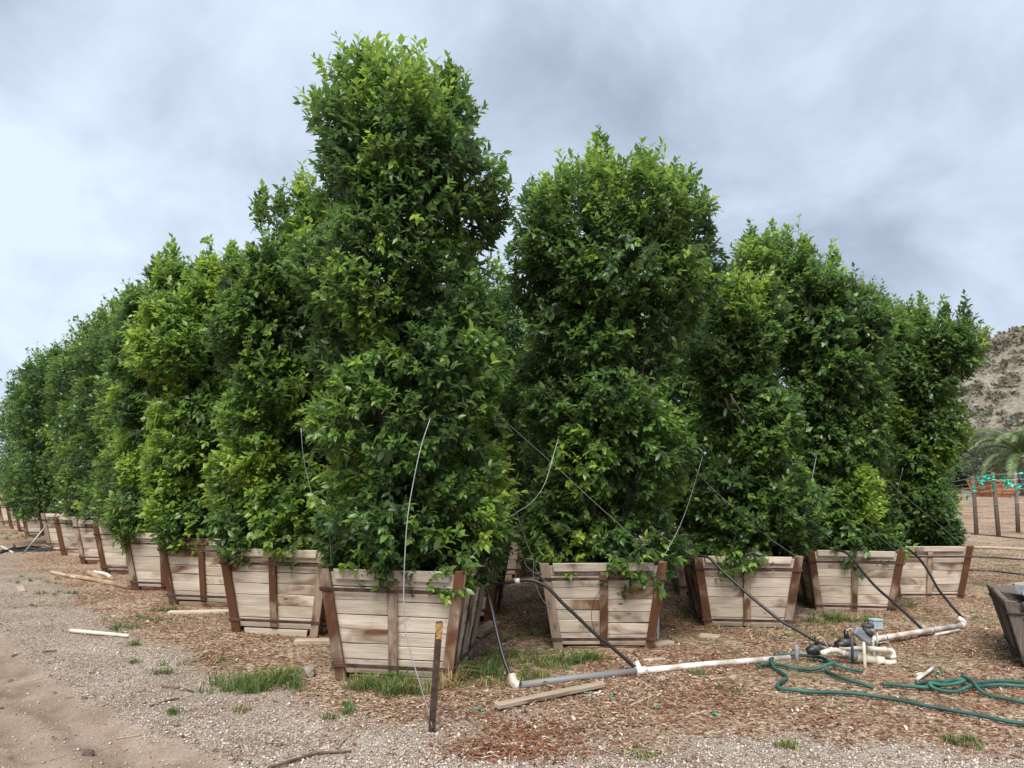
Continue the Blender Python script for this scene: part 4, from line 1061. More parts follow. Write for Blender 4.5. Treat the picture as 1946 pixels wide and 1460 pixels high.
# garden hoses
def hose(spec, label, r=0.0135):
    P = np.array([gg(x, y, r + 0.014 + dz) for (x, y, dz) in spec])
    o = tube('garden_hose', P - P[0], r, M_hose, None, 10, 6, tuple(P[0]))
    return tag(o, label, 'hose', 'green garden hoses')
z3 = lambda l: [(p[0], p[1], p[2] if len(p) > 2 else 0.0) for p in l]
h1 = hose(z3([(1438, 1271), (1469, 1266), (1505, 1273), (1545, 1278), (1571, 1277, .03), (1588, 1272, .03), (1582, 1266), (1560, 1256), (1527, 1251), (1505, 1249), (1484, 1249), (1469, 1255, .0), (1464, 1265, .03), (1472, 1273), (1487, 1284),
      (1495, 1292), (1487, 1300), (1477, 1307), (1485, 1313), (1516, 1318), (1555, 1322), (1610, 1323), (1651, 1327), (1692, 1332), (1733, 1340), (1774, 1348), (1829, 1356), (1870, 1364), (1911, 1372), (1950, 1378), (2010, 1390)]),
      'green hose looped round the grey stub and trailing along the mulch edge')
hose(z3([(1586, 1274, .03), (1610, 1277), (1640, 1282)]), 'short green hose end reaching the tilted control box')
hose(z3([(1566, 1276, .03), (1573, 1281, .0), (1590, 1292), (1618, 1302), (1641, 1307), (1660, 1309, -.02)]), 'green hose branch curving out from under the loop')
hose(z3([(1678, 1308), (1705, 1308), (1747, 1311), (1774, 1310), (1800, 1307, .01)]), 'green hose end lying straight before the folded coil')
hose(z3([(1741, 1304), (1774, 1300), (1801, 1300), (1829, 1304, .03), (1856, 1303), (1897, 1300), (1950, 1301), (2000, 1304), (1960, 1310), (1900, 1306), (1860, 1309), (1842, 1314, .02), (1815, 1318), (1780, 1314), (1768, 1311, .03), (1800, 1311, .02), (1840, 1305, .03),
      (1830, 1300, .035), (1848, 1311, .05), (1870, 1321), (1911, 1330), (1950, 1338), (2000, 1344)]), 'folded coil of green hose running out past the picture edge')

# lumber and sticks on the ground
def lumber(p, q_, w, h, mat, label, name='board', cat='board', group=None, lift=0.0):
    P, Q = gg(*p), gg(*q_); dlt = Q - P; Ln = float(np.linalg.norm(dlt)); yaw = math.atan2(dlt[1], dlt[0])
    o = obj(name, box(Ln, w, h, mat, 0.004, (1, 0, 0), int(Ln * 997)), None)
    o.location = tuple((P + Q) / 2 + [0, 0, lift - 0.004]); o.rotation_euler = (0.06, -math.asin(dlt[2] / Ln), yaw)
    return tag(o, label, cat, group)
lumber((943, 1351), (1146, 1309), 0.065, 0.032, M_lumber, 'long bleached board lying before the grey pipe', lift=0.022)
lumber((938, 1420), (1000, 1414), 0.03, 0.014, M_lumber, 'short splintered board lying on the gravel')
lumber((1240, 1228), (1276, 1222), 0.09, 0.03, M_lumber, 'board end poking out beside the stained crate')
lumber((1222, 1258), (1262, 1254), 0.05, 0.02, M_plank, 'small board scrap near the foot of the stained crate')
lumber((1330, 1210), (1368, 1214), 0.10, 0.03, M_lumber, 'flat board under the left foot of the pale crate')
lumber((1519, 1173), (1566, 1180), 0.09, 0.035, M_lumber, 'board under the left foot of the weedy crate')
lumber((560, 1222), (648, 1220), 0.09, 0.045, M_lumber, 'sleeper timber between the corner crate and the first track crate')
lumber((320, 1166), (452, 1164), 0.09, 0.035, M_plank, 'timber sleeper under the second track crate')
lumber((905, 1215), (940, 1192), 0.13, 0.045, M_lumber, 'offcut leaning in the gap behind the corner crate', lift=0.02)
lumber((37, 1118), (42, 1128), 0.09, 0.03, M_lumber, 'small block lying on the gravel near the track')
lumber((1302, 1297), (1398, 1286), 0.014, 0.012, M_lumber, 'thin pale lath on the mulch under the white pipe')
lumber((1303, 1361), (1342, 1349), 0.016, 0.012, M_lumber, 'stick beside the teal tape scrap')
lumber((1840, 1322 - 150), (1822, 1168), 0.05, 0.02, M_lumber, 'small board at the foot of the last crate')

def pole(p, q_, r, mat, label, name='pole', cat='pole', bend=0.0, r2=None, group=None):
    P, Q = gg(*p, r), gg(*q_, r)
    md = (P + Q) / 2 + [0, bend, 0.0]
    o = tube(name, np.array([P, md, Q]) - P, [r, r2 or r], mat, None, 8, 4, tuple(P))
    return tag(o, label, cat, group)
M_pole = simple('peeled_pole', (0.42, 0.28, 0.17), 0.8, 0, 0.3, 5)
M_stick = simple('dead_stick', (0.15, 0.10, 0.075), 0.9, 0, 0.4, 12)
pole((127, 1099), (245, 1121), 0.034, M_pole, 'thick peeled pole lying before the fourth track crate', bend=0.05)
pole((97, 1092), (146, 1103), 0.026, M_lumber, 'bleached pole end behind the thick peeled pole')
pole((168, 1094), (198, 1110), 0.040, M_pole, 'short log resting across the peeled pole')
pole((178, 1092), (211, 1104), 0.03, M_white, 'white pipe length lying behind the short log', 'pipe', 'pipe', 0.1)
pole((133, 1202), (246, 1216), 0.022, M_white2, 'white pole lying alone on the gravel', r2=0.018)
pole((510, 1464), (668, 1424), 0.010, M_stick, 'dark bent stick on the gravel at the bottom edge', 'stick', 'stick', 0.08, 0.006)
pole((640, 1418), (668, 1392), 0.007, M_lumber, 'small curved pale twig on the gravel', 'stick', 'stick', 0.06)
pole((22, 1245), (108, 1237), 0.012, M_stick, 'thin dry stick on the dirt track', 'stick', 'stick', 0.05, 0.006)
pole((308, 1308), (368, 1318), 0.012, M_stick, 'reddish stick on the gravel below the white pole', 'stick', 'stick', 0.03, 0.006)
pole((285, 1345), (340, 1330), 0.008, M_stick, 'fine curved twig on the gravel near the track', 'stick', 'stick', 0.03, 0.005)
pole((222, 1396), (268, 1399), 0.006, M_lumber, 'straw coloured stalk lying on the dirt track', 'stick', 'stick')
pole((1198, 1340), (1240, 1322), 0.008, M_lumber, 'short pale twig on the mulch', 'stick', 'stick')
pole((1085, 1390), (1128, 1380), 0.007, M_stick, 'thin brown twig on the mulch edge', 'stick', 'stick')
sb = gg(1005, 1302); so = tube('wooden_stake', [(0, 0, -0.05), (0.008, 0, 0.16)], 0.010, M_stick, None, 5, 0, tuple(sb)); tag(so, 'small wooden stake standing beside the white elbow', 'stake')
sb = gg(1250, 1196); so = obj('marker_stake', box(0.022, 0.008, 0.42, M_ltgrey, 0.002), None); so.location = tuple(at(1250, 1192, 7.75)); so.rotation_euler = (0, 0.03, 0); so.location.z = float(ground_z(so.location.x, so.location.y)) ; tag(so, 'pale plastic stake behind the right side of the stained crate', 'stake')
P, Q = gg(43, 1053), at(108, 975, 16.6)
tag(tube('leaning_stake', np.array([P, Q]) - P, 0.014, M_wire, None, 6, 0, tuple(P)), 'thin grey stake leaning against the far track trees', 'stake')
# black tubing heap by the leaning stake
T = Thing('tube_coil', gg(62, 1048), 'heap of black tubing by the leaning stake', 'tubing')
rr = np.random.default_rng(5); cc_ = gg(62, 1047)
for i in range(12):
    xs_ = np.linspace(-0.55, 0.5, 9) * rr.uniform(0.7, 1.1) + rr.normal(0, 0.06)
    T.tube('tube_strand', np.stack([cc_[0] + xs_, cc_[1] + rr.normal(0, 0.16) + rr.normal(0, 0.05) * np.cos(xs_ * 5), cc_[2] + 0.02 + 0.10 * rr.random() * np.exp(-(xs_ / 0.35) ** 2)], 1), 0.012, M_black, 6, 3)
pole((0, 1053), (26, 1036), 0.02, M_black, 'bent black tube by the left picture edge', 'tube', 'tube', 0.2)
pole((2, 1040), (24, 1052), 0.022, M_white2, 'pale pole crossing the bent black tube', 'pole', 'pole')

# rocks
def rock(p, s, mat, label, seed, name='rock', cat='rock'):
    bm = bmesh.new(); bmesh.ops.create_icosphere(bm, subdivisions=3, radius=1)
    r = np.random.default_rng(seed); ds = unit(r.normal(0, 1, (9, 3))); of = r.uniform(0.55, 0.9, 9)
    for v in bm.verts:
        c = np.array(v.co)
        for d_, o_ in zip(ds, of):
            e_ = c @ d_ - o_
            if e_ > 0: c = c - d_ * e_
        v.co = Vector(c * s) * (1 + 0.04 * r.normal())
    me = bpy.data.meshes.new('rock'); bm.to_mesh(me); bm.free(); me.materials.append(mat)
    o = obj(name, me); o.location = tuple(gg(*p, s[2] * 0.45)); return tag(o, label, cat)
rock((586, 1287), np.array([0.07, 0.06, 0.065]), M_rock, 'fist-sized grey rock left of the corner crate', 3)
rock((168, 1424), np.array([0.035, 0.03, 0.028]), M_clod, 'dark clod lying on the dirt track', 4, 'clod')
rock((160, 1330), np.array([0.025, 0.02, 0.015]), M_clod, 'small dark clod at the rut edge', 6, 'clod')
rock((1053, 1413), np.array([0.028, 0.02, 0.016]), M_rock, 'small grey stone below the mulch edge', 7)
rock((1082, 1384), np.array([0.03, 0.012, 0.01]), M_black, 'crumpled black scrap on the mulch', 8, 'plastic_scrap', 'scrap')

# tape scraps
def ribbon_mesh(seed, L_=0.16, w_=0.025, n=9, hang=False):
    r = np.random.default_rng(seed); p = np.zeros(3); d_ = unit(r.normal(0, 1, 3)); V = []
    for i in range(n):
        s_ = np.array([0, 0, 1.0]) * 0.5 + r.normal(0, 0.6, 3); s_ = unit(np.cross(d_, s_))
        V += [p + s_ * w_ / 2, p - s_ * w_ / 2]
        d_ = unit(d_ + r.normal(0, 0.75, 3) + (np.array([0, 0, -0.9]) if hang else 0)); p = p + d_ * L_ / n
    V = np.array(V)
    if not hang: V[:, 2] = np.abs(V[:, 2]) * 0.4
    return mesh_np('ribbon', V, np.array([(2 * i, 2 * i + 1, 2 * i + 3, 2 * i + 2) for i in range(n - 1)]), M_teal, True)
for i, (x, y, lab) in enumerate([(1352, 1357, 'crumpled teal tape scrap on the mulch below the white pipe'), (1128, 1322, 'teal tape bit by the long bleached board'), (1244, 1341, 'tiny teal tape bit right of the dark hole'),
                                 (1162, 1322, 'teal tape fleck beside the pipe joint'), (918, 1353, 'teal tape bit left of the long board'), (1779, 1283, 'teal fleck beside the broken pipe'), (1720, 1178, 'teal scraps behind the white pipe')]):
    o = obj('tape_scrap', ribbon_mesh(50 + i, 0.25 if i == 0 else 0.12, 0.03), None); o.location = tuple(gg(x, y, 0.006)); tag(o, lab, 'tape')

# grey open crate at the picture edge
def make_grey_crate():
    rx, ry = 4.28, 6.66
    parts = crate_parts(71, 1.15, 0.87, 0.90, (M_grey, M_grey))
    r = empty('empty_crate', (4.93, 6.76, float(ground_z(rx, ry)) - 0.02), -0.45); r.scale = (1.0, 1.0, 0.65)
    tag(r, 'dark grey weathered crate with crumpled sheeting, cut by the picture edge', 'crate')
    for n_, me in parts: obj(n_, me, r)
    rr = np.random.default_rng(9); n = 16
    g = np.linspace(-0.42, 0.42, n); XX, YY = np.meshgrid(g, g)
    ZZ = 0.80 + 0.16 * fnoise(XX + 9, YY, 5, 3, 3) + 0.05 * rr.random((n, n)) + 0.10 * np.exp(-((XX - 0.1) ** 2 + (YY + 0.15) ** 2) / 0.06)
    ii = np.arange(n * n).reshape(n, n)
    s = obj('crumpled_sheet', mesh_np('sheet', np.stack([XX, YY, ZZ], -1).reshape(-1, 3), np.stack([ii[:-1, :-1], ii[:-1, 1:], ii[1:, 1:], ii[1:, :-1]], -1).reshape(-1, 4), M_bag, False))
    s.parent = r
make_grey_crate()

# ------------------------------------------------------------------ field at the right: fence, boards, crate, trees, hill
T = Thing('wire_fence', gg(1897, 1024), 'post and wire trellis fence with teal ties in the field', 'fence')
posts = [((1856, 1022), (1848, 905)), ((1898, 1024), (1886, 898)), ((1935, 1018), (1929, 897)), ((1962, 1021), (1958, 896))]
tops = []
for i, (pb, ptp) in enumerate(posts):
    B_ = gg(*pb); Tt = at(ptp[0], ptp[1], B_[1] + 0.1)
    V, F = tube_data([B_ - T.b - [0, 0, 0.1], (B_ + Tt) / 2 - T.b + [0.01, 0, 0], Tt - T.b], [0.056, 0.05, 0.046], 9)
    me = py_mesh('post', V, F, M_post)
    uv = me.uv_layers.new(name='UVMap')
    for lp in me.loops: c_ = me.vertices[lp.vertex_index].co; uv.data[lp.index].uv = (c_.z, c_.x * 2)
    obj('post', me, T.root); tops.append((B_, Tt))
fr_ = lambda i, u: tops[i][0] + (tops[i][1] - tops[i][0]) * u - [0, 0.075, 0]
fence_wires = []
for u in (0.97, 0.88, 0.80, 0.72, 0.50):
    pts = [fr_(0, u) - (fr_(1, u) - fr_(0, u)) * 1.2] + [fr_(i, u) for i in range(4)] + [fr_(3, u) + (fr_(3, u) - fr_(2, u)) * 2]
    T.tube('wire', pts, 0.006, M_wire, 5)
rr = np.random.default_rng(12)
for (x, y) in ((1855, 908), (1871, 907), (1877, 906), (1867, 913), (1852, 924), (1836, 942), (1888, 908), (1887, 921), (1890, 917), (1906, 908), (1909, 906), (1912, 918), (1917, 914), (1918, 920), (1924, 922), (1921, 916), (1942, 902), (1946, 922)):
    o = obj('ribbon', ribbon_mesh(int(rr.integers(999)), 0.28, 0.075, 8, True), T.root); o.location = tuple(at(x, y - 3, 19.75) - T.b)

T = Thing('slatted_pallet', gg(1925, 1122), 'pale slatted board lying flat behind the grey crate', 'pallet')
for i in range(4):
    P = gg(1900 + i * 3, 1116 + i * 3.2, 0.02); Q = gg(1952, 1111 + i * 3.4, 0.02)
    dlt = Q - P
    T.mesh('slat', box(float(np.linalg.norm(dlt)), 0.085, 0.02, M_lumber, 0.003, (1, 0, 0), i), (P + Q) / 2, (0, 0, math.atan2(dlt[1], dlt[0])))
T.mesh('bearer', box(0.06, 0.5, 0.02, M_lumber, 0.003, (0, 1, 0), 7), gg(1930, 1121, 0.0))
for i, (p, q_, lab) in enumerate([((1838, 1060), (1950, 1066), 'drip line on the field nearest the last crate'), ((1842, 1087), (1950, 1094), 'drip line on the field behind the slatted board'), ((1845, 1021), (1950, 1029), 'drip line at the foot of the fence posts')]):
    pole(p, q_, 0.014, M_black, lab, 'drip_line', 'drip line', 0.15, group='field drip lines')
pole((1850, 1044), (1950, 1048), 0.03, M_lumber, 'long pale lath lying across the field', 'lath', 'lath', 0.1)

# fresh redwood crate far back
YB = 42.0
pb = at(1899, 944, YB)
gz_ = float(ground_z(pb[0], pb[1]))
r = empty('redwood_crate', (pb[0], pb[1] + 0.6, gz_), 0.22); r.scale = (1.42, 1.42, 1.05)
tag(r, 'fresh orange redwood crate far behind the trellis fence', 'crate')
for n_, me in crate_parts(91, mats=(M_orange, M_orange), split=False): obj(n_, me, r)

def shrub(name, label, cat, pos, height, rad, n, leaf, mat, seed, base_z=0.2, twl=(0.15, 0.4), trunk_r=0.12, width=1.0, group=None, amp=0.25):
    rng = np.random.default_rng(seed)
    root = empty(name, pos); tag(root, label, cat, group)
    h = height
    z = np.array([base_z, 0.25 * h, 0.45 * h, 0.65 * h, 0.85 * h, 0.96 * h, h]); f = np.array([0.6, 0.9, 1, 0.97, 0.7, 0.38, 0.08]) * rad
    fr = crown_leaves(rng, z, f * rng.uniform(0.85, 1.1, 7), f * rng.uniform(0.85, 1.1, 7), np.array([1.0, 0]), n, 9, leaf, 0.3, lobe=rad * 0.45, amp=amp * rad * 0.6, inner=0.3, twig_len=twl)
    c = obj('crown', leaves_mesh('crown', fr, False, mat, width=width), root); c['kind'] = 'stuff'
    specs = [([(0, 0, -0.1), (0.05, 0, h * 0.3), (rng.normal(0, 0.2), rng.normal(0, 0.2), h * 0.75)], [trunk_r, trunk_r * 0.7, trunk_r * 0.2], 7, 3)]
    for i in range(5):
        b_ = rng.random() * 6.28; specs.append(([(0.03, 0, h * 0.25), (math.cos(b_) * rad * 0.4, math.sin(b_) * rad * 0.4, h * 0.5), (math.cos(b_) * rad * 0.7, math.sin(b_) * rad * 0.7, h * 0.7)], [trunk_r * 0.5, trunk_r * 0.3, 0.02], 5, 2))
    join_tubes('trunk', specs, M_bark, root)
    return root
def far_pos(px_, Yd): 
    p = at(px_, 930, Yd); return (p[0], p[1], float(ground_z(p[0], p[1])))
shrub('olive_tree', 'round grey-green olive tree behind the redwood crate', 'tree', far_pos(1886, 50), 4.25, 1.75, 1500, 0.14, M_olive, 21, 0.4, (0.2, 0.5), 0.12, 0.6)
for i, (px_, Yd, h, rd, lab) in enumerate([(1845, 54, 3.6, 1.8, 'dark bush between the last ficus and the olive tree'), (1925, 58, 3.0, 2.2, 'dark bush behind the olive tree and date palm'), (1962, 52, 3.0, 2.0, 'dark bush under the date palm at the picture edge'),
                                          (1805, 58, 4.0, 2.0, 'dark bush glimpsed behind the last ficus'), (1760, 60, 3.6, 2.2, 'dark bush far behind the last ficus crate')]):
    shrub('dark_bush', lab, 'bush', far_pos(px_, Yd), h, rd, 800, 0.22, M_hedge, 40 + i, 0.0, (0.2, 0.5), 0.08, 1.0, 'dark bushes behind the field')

def palm(pos, trunk_h, nfr, flen, label, seed, mat=M_palm, tr=0.28, leafl=0.42, group=None, skirt=False, droop=1.0):
    rng = np.random.default_rng(seed)
    root = empty('palm_tree', pos); tag(root, label, 'palm', group)
    tube('trunk', [(0, 0, -0.2), (0, 0, trunk_h * 0.5), (0.03, 0, trunk_h)], [tr * 1.15, tr, tr * 0.9], M_pbark, root, 10, 4)
    for i in range(nfr):
        az = i * 2.4 + rng.normal(0, 0.2); el = rng.uniform(-0.1, 1.25)
        hd = np.array([math.cos(az), math.sin(az), 0]); n = 16
        P = [np.array([0, 0, trunk_h])]; e_ = el
        for j in range(n):
            P.append(P[-1] + flen / n * (hd * math.cos(e_) + np.array([0, 0, math.sin(e_)]))); e_ -= droop * (0.5 + 1.6 * j / n) / n * 1.5
        P = np.array(P); V, F, tn = [], [], []
        side = np.cross(hd, [0, 0, 1.0])
        vt, ft = tube_data(P, [0.03, 0.008], 4); V += list(vt); F3 = [(a_, b_, c_) for (a_, b_, c_, d_) in ft[:-2]] + [(a_, c_, d_) for (a_, b_, c_, d_) in ft[:-2]]; F += F3; tn += [0.7] * len(vt)
        m = 40
        for j in range(m):
            u = 0.12 + 0.86 * j / m; k = u * n; i0 = min(int(k), n - 1); c = P[i0] + (P[i0 + 1] - P[i0]) * (k - i0); tdir = unit(P[i0 + 1] - P[i0])
            ll_ = leafl * (1.0 - 0.65 * abs(u - 0.4) / 0.6)
            for s in (-1, 1):
                d_ = unit(tdir * 0.75 + s * side * 0.8 + np.array([0, 0, 0.25]) + rng.normal(0, 0.08, 3)); wd = tdir * 0.032
                b0 = len(V); e1 = c + d_ * ll_ * 0.55; e2 = c + d_ * ll_ + np.array([0, 0, -0.22 * ll_])
                V += [c - wd, c + wd, e1 + wd * 0.8, e1 - wd * 0.8, e2]; F += [(b0, b0 + 1, b0 + 2), (b0, b0 + 2, b0 + 3), (b0 + 3, b0 + 2, b0 + 4)]; tn += [float(np.clip(rng.normal(0.45, 0.15), 0, 1))] * 5
        obj('frond', mesh_np('frond', np.array(V), np.array(F), mat, False, {'tone': np.array(tn)}), root)
    if skirt:
        fr = crown_leaves(rng, np.array([trunk_h * 0.25, trunk_h * 0.5, trunk_h * 0.85, trunk_h]), np.array([0.35, 0.6, 0.7, 0.4]), np.array([0.35, 0.6, 0.7, 0.4]), np.array([1.0, 0]), 160, 6, 0.55, 0.2, lobe=0.6, amp=0.05, up=-1.0)
        s = obj('dead_frond_skirt', leaves_mesh('skirt', fr, False, M_scrub), root); s['kind'] = 'stuff'
    return root
palm(far_pos(1950, 44), 2.3, 54, 3.4, 'feathery date palm behind the trellis fence at the picture edge', 61, leafl=0.55)

# hill
hx, hy = np.linspace(30, 420, 150), np.linspace(90, 420, 120)
HX, HY = np.meshgrid(hx, hy)
def hill_z(x, y):
    base = 62 * np.exp(-((x - 265) / 118) ** 2 - ((y - 265) / 105) ** 2) + 20 * np.exp(-((x - 150) / 60) ** 2 - ((y - 250) / 60) ** 2)
    rough_ = (fnoise(x, y, 0.03, 71, 5) - 0.5) * 9 * np.clip(base / 25, 0, 1)
    e = np.minimum.reduce([(x - 30) / 25, (420 - x) / 40, (y - 90) / 25, (420 - y) / 40]); e = np.clip(e, 0, 1)
    return (base * 1.0 + rough_) * e - 0.8 + 0.75 * np.clip(e, 0, 1)
HZ_ = hill_z(HX, HY)
ii = np.arange(HX.size).reshape(HX.shape)
tag(obj('hill', mesh_np('hill', np.stack([HX, HY, HZ_], -1).reshape(-1, 3), np.stack([ii[:-1, :-1], ii[:-1, 1:], ii[1:, 1:], ii[1:, :-1]], -1).reshape(-1, 4), M_hill, True)), 'dry scrub covered hillside beyond the field', 'hill', kind='structure')
# scrub on the hill (one mass)
rng = np.random.default_rng(77)
nb = 7500
hxs = rng.uniform(75, 330, nb); hys = rng.uniform(115, 330, nb)
m_ = (hxs / hys > 0.52) & (hxs / hys < 0.80) & (fnoise(hxs, hys, 0.06, 5, 3) > 0.36)
hxs, hys = hxs[m_], hys[m_]; hzs = hill_z(hxs, hys)
K = 20
c = np.stack([hxs, hys, hzs], 1); sz_ = rng.gamma(3.0, 0.28, len(c))[:, None] + 0.35
dirs = unit(rng.normal(0, 1, (len(c), K, 3))); dirs[..., 2] = np.abs(dirs[..., 2])
pos_ = c[:, None] + dirs * sz_[:, None] * np.array([1.15, 1.15, 0.75]) * rng.uniform(0.55, 1.0, (len(c), K, 1))
ld = unit(dirs + rng.normal(0, 0.5, dirs.shape)); ln = unit(np.cross(ld, rng.normal(0, 1, ld.shape))); sd = np.cross(ln, ld)
tone = np.clip(rng.normal(0.5, 0.22, (len(c), 1)) + rng.normal(0, 0.1, (len(c), K)), 0, 1)
ll = np.repeat(sz_ * 0.75, K, 1)
so = obj('hill_scrub', leaves_mesh('hill_scrub', tuple(q.reshape(-1, *q.shape[2:]) for q in (pos_, ld, sd, ln, ll, tone)), False, M_scrub, width=1.6))
tag(so, 'dry grey-green scrub scattered over the hillside', 'scrub', kind='stuff')
for i, (px_, Yd, h, lab) in enumerate([(1921, 118, 6.0, 'tall shaggy palm at the foot of the hill'), (1893, 124, 4.2, 'squat shaggy palm at the foot of the hill, left of the tall one'), (1864, 126, 3.4, 'low shaggy palm beside the last ficus at the hill foot'), (1944, 116, 6.4, 'shaggy palm at the hill foot by the picture edge')]):
    p = at(px_, 905, Yd); z = max(float(hill_z(p[0], p[1])), float(ground_z(p[0], p[1])))
    palm((p[0], p[1], z), h, 14, 1.7, lab, 80 + i, tr=0.35, leafl=0.7, group='palms at the hill foot', skirt=True)

# ------------------------------------------------------------------ litter, gravel, weeds
rng = np.random.default_rng(5)
def scatter(n, ymin, ymax, power):
    y = ymin + (ymax - ymin) * rng.random(n) ** power
    x = (rng.random(n) * 2 - 1) * (0.74 * y + 0.4)
    return x, y
PAL = np.array([(0.36, 0.245, 0.165), (0.46, 0.355, 0.26), (0.27, 0.16, 0.10), (0.20, 0.085, 0.05), (0.12, 0.068, 0.045), (0.30, 0.14, 0.075), (0.60, 0.51, 0.41)])
def chips(n, ymin, ymax, power, lmin, lmax, wr, name, label, curl, leafy=False):
    x, y = scatter(n, ymin, ymax, power)
    d, mu = zones(x, y)
    bare = 0.30 + 0.70 * sstep(0.36, 0.55, fnoise(x, y, 0.8, 91, 4))
    keep = rng.random(n) < np.where(d > 0.5, 0.012, 0.035 + 0.965 * mu * bare)
    x, y = x[keep], y[keep]; n = len(x)
    red = fnoise(x, y, 1.4, 55, 3) + 0.10 * sstep(0.5, 1.8, above(MULCH, x, y)) - 0.02
    wts = np.stack([0.26 + 0 * red, 0.20 + 0 * red, 0.2 + 0 * red, 0.20 + 1.5 * np.clip(red - 0.43, 0, 1) * 3, 0.10 + 0 * red, 0.06 + 0.7 * np.clip(red - 0.5, 0, 1) * 3, 0.10 + 0 * red], 1)
    wts = np.cumsum(wts / wts.sum(1, keepdims=True), 1); pi_ = (rng.random((n, 1)) > wts).sum(1).clip(0, 6)
    col = PAL[pi_] * rng.uniform(0.7, 1.2, (n, 1))
    L_ = rng.uniform(lmin, lmax, n); W_ = L_ * rng.uniform(*wr, n); az = rng.random(n) * 2 * math.pi
    ld = unit(np.stack([np.cos(az), np.sin(az), rng.normal(0.0, 0.20, n)], 1)); ln = unit(np.array([0, 0, 1.0]) + rng.normal(0, 0.24, (n, 3))); ln = unit(ln - ld * np.sum(ln * ld, 1, keepdims=True)); sd = np.cross(ln, ld)
    c = np.stack([x, y, ground_z(x, y) + rng.uniform(0.001, 0.013, n)], 1)
    t = [(-0.5, 0.1, 0), (-0.05, -0.5, curl), (0.5, -0.1, 0), (0.1, 0.5, 0)] if not leafy else [(-0.5, 0.35, 0), (-0.45, -0.4, 0), (0.05, 0.5, curl), (0.0, -0.5, curl), (0.5, 0.2, 0), (0.48, -0.25, 0)]
    kv = len(t)
    V = np.stack([c + ld * (L_ * a_)[:, None] + sd * (W_ * b_)[:, None] + ln * (L_ * e_)[:, None] for a_, b_, e_ in t], 1).reshape(-1, 3)
    F = (np.array([(0, 1, 3, 2), (2, 3, 5, 4)] if leafy else [(0, 1, 2, 3)])[None] + (np.arange(n) * kv)[:, None, None]).reshape(-1, 4)
    o = obj(name, mesh_np(name, V, F, M_chip, False, {'col': np.repeat(np.concatenate([col, np.ones((n, 1))], 1), kv, 0)}))
    tag(o, label, 'mulch', kind='stuff')
chips(235000, 4.2, 15.0, 1.7, 0.012, 0.034, (0.22, 0.40), 'bark_mulch', 'loose bark chips covering the ground around the crates', 0.12)
chips(42000, 4.2, 17.0, 1.5, 0.026, 0.050, (0.28, 0.46), 'leaf_litter', 'fallen dry leaves scattered over the mulch', 0.18, True)
chips(40000, 4.2, 12.0, 1.5, 0.05, 0.14, (0.025, 0.05), 'straw_litter', 'fine straw and twigs scattered over the mulch', 0.03)

n = 80000
x, y = scatter(n, 4.2, 11.0, 2.0)
d, mu = zones(x, y)
keep = rng.random(n) < (1 - mu * 0.97) * (1 - 0.93 * d)
x, y = x[keep], y[keep]; n = len(x)
rad = rng.gamma(4, 0.0011, n) + 0.0022
t = np.array([(1, 0, 0), (-1, 0, 0), (0, 1, 0), (0, -1, 0), (0, 0, 0.7), (0, 0, -0.7)], float)
tf = np.array([(0, 2, 4), (2, 1, 4), (1, 3, 4), (3, 0, 4), (2, 0, 5), (1, 2, 5), (3, 1, 5), (0, 3, 5)])
az = rng.random(n) * 6.28; ca, sa = np.cos(az), np.sin(az)
tt = t[None] * rng.uniform(0.65, 1.35, (n, 6, 1))
V = np.stack([tt[..., 0] * ca[:, None] - tt[..., 1] * sa[:, None], tt[..., 0] * sa[:, None] + tt[..., 1] * ca[:, None], tt[..., 2] + 0.3 * tt[..., 0] * rng.normal(0, 0.5, (n, 1))], -1) * rad[:, None, None]
V = V + np.stack([x, y, ground_z(x, y) + rad * 0.4], 1)[:, None]
GP = np.array([(0.51, 0.45, 0.39), (0.39, 0.335, 0.285), (0.63, 0.575, 0.51), (0.28, 0.23, 0.19), (0.43, 0.335, 0.27)])
col = GP[rng.integers(0, 5, n)] * rng.uniform(0.8, 1.15, (n, 1))
tag(obj('gravel', mesh_np('gravel', V.reshape(-1, 3), (tf[None] + (np.arange(n) * 6)[:, None, None]).reshape(-1, 3), M_pebble, False, {'col': np.repeat(np.concatenate([col, np.ones((n, 1))], 1), 6, 0)})), 'pale loose gravel along the dirt track', 'gravel', kind='stuff')

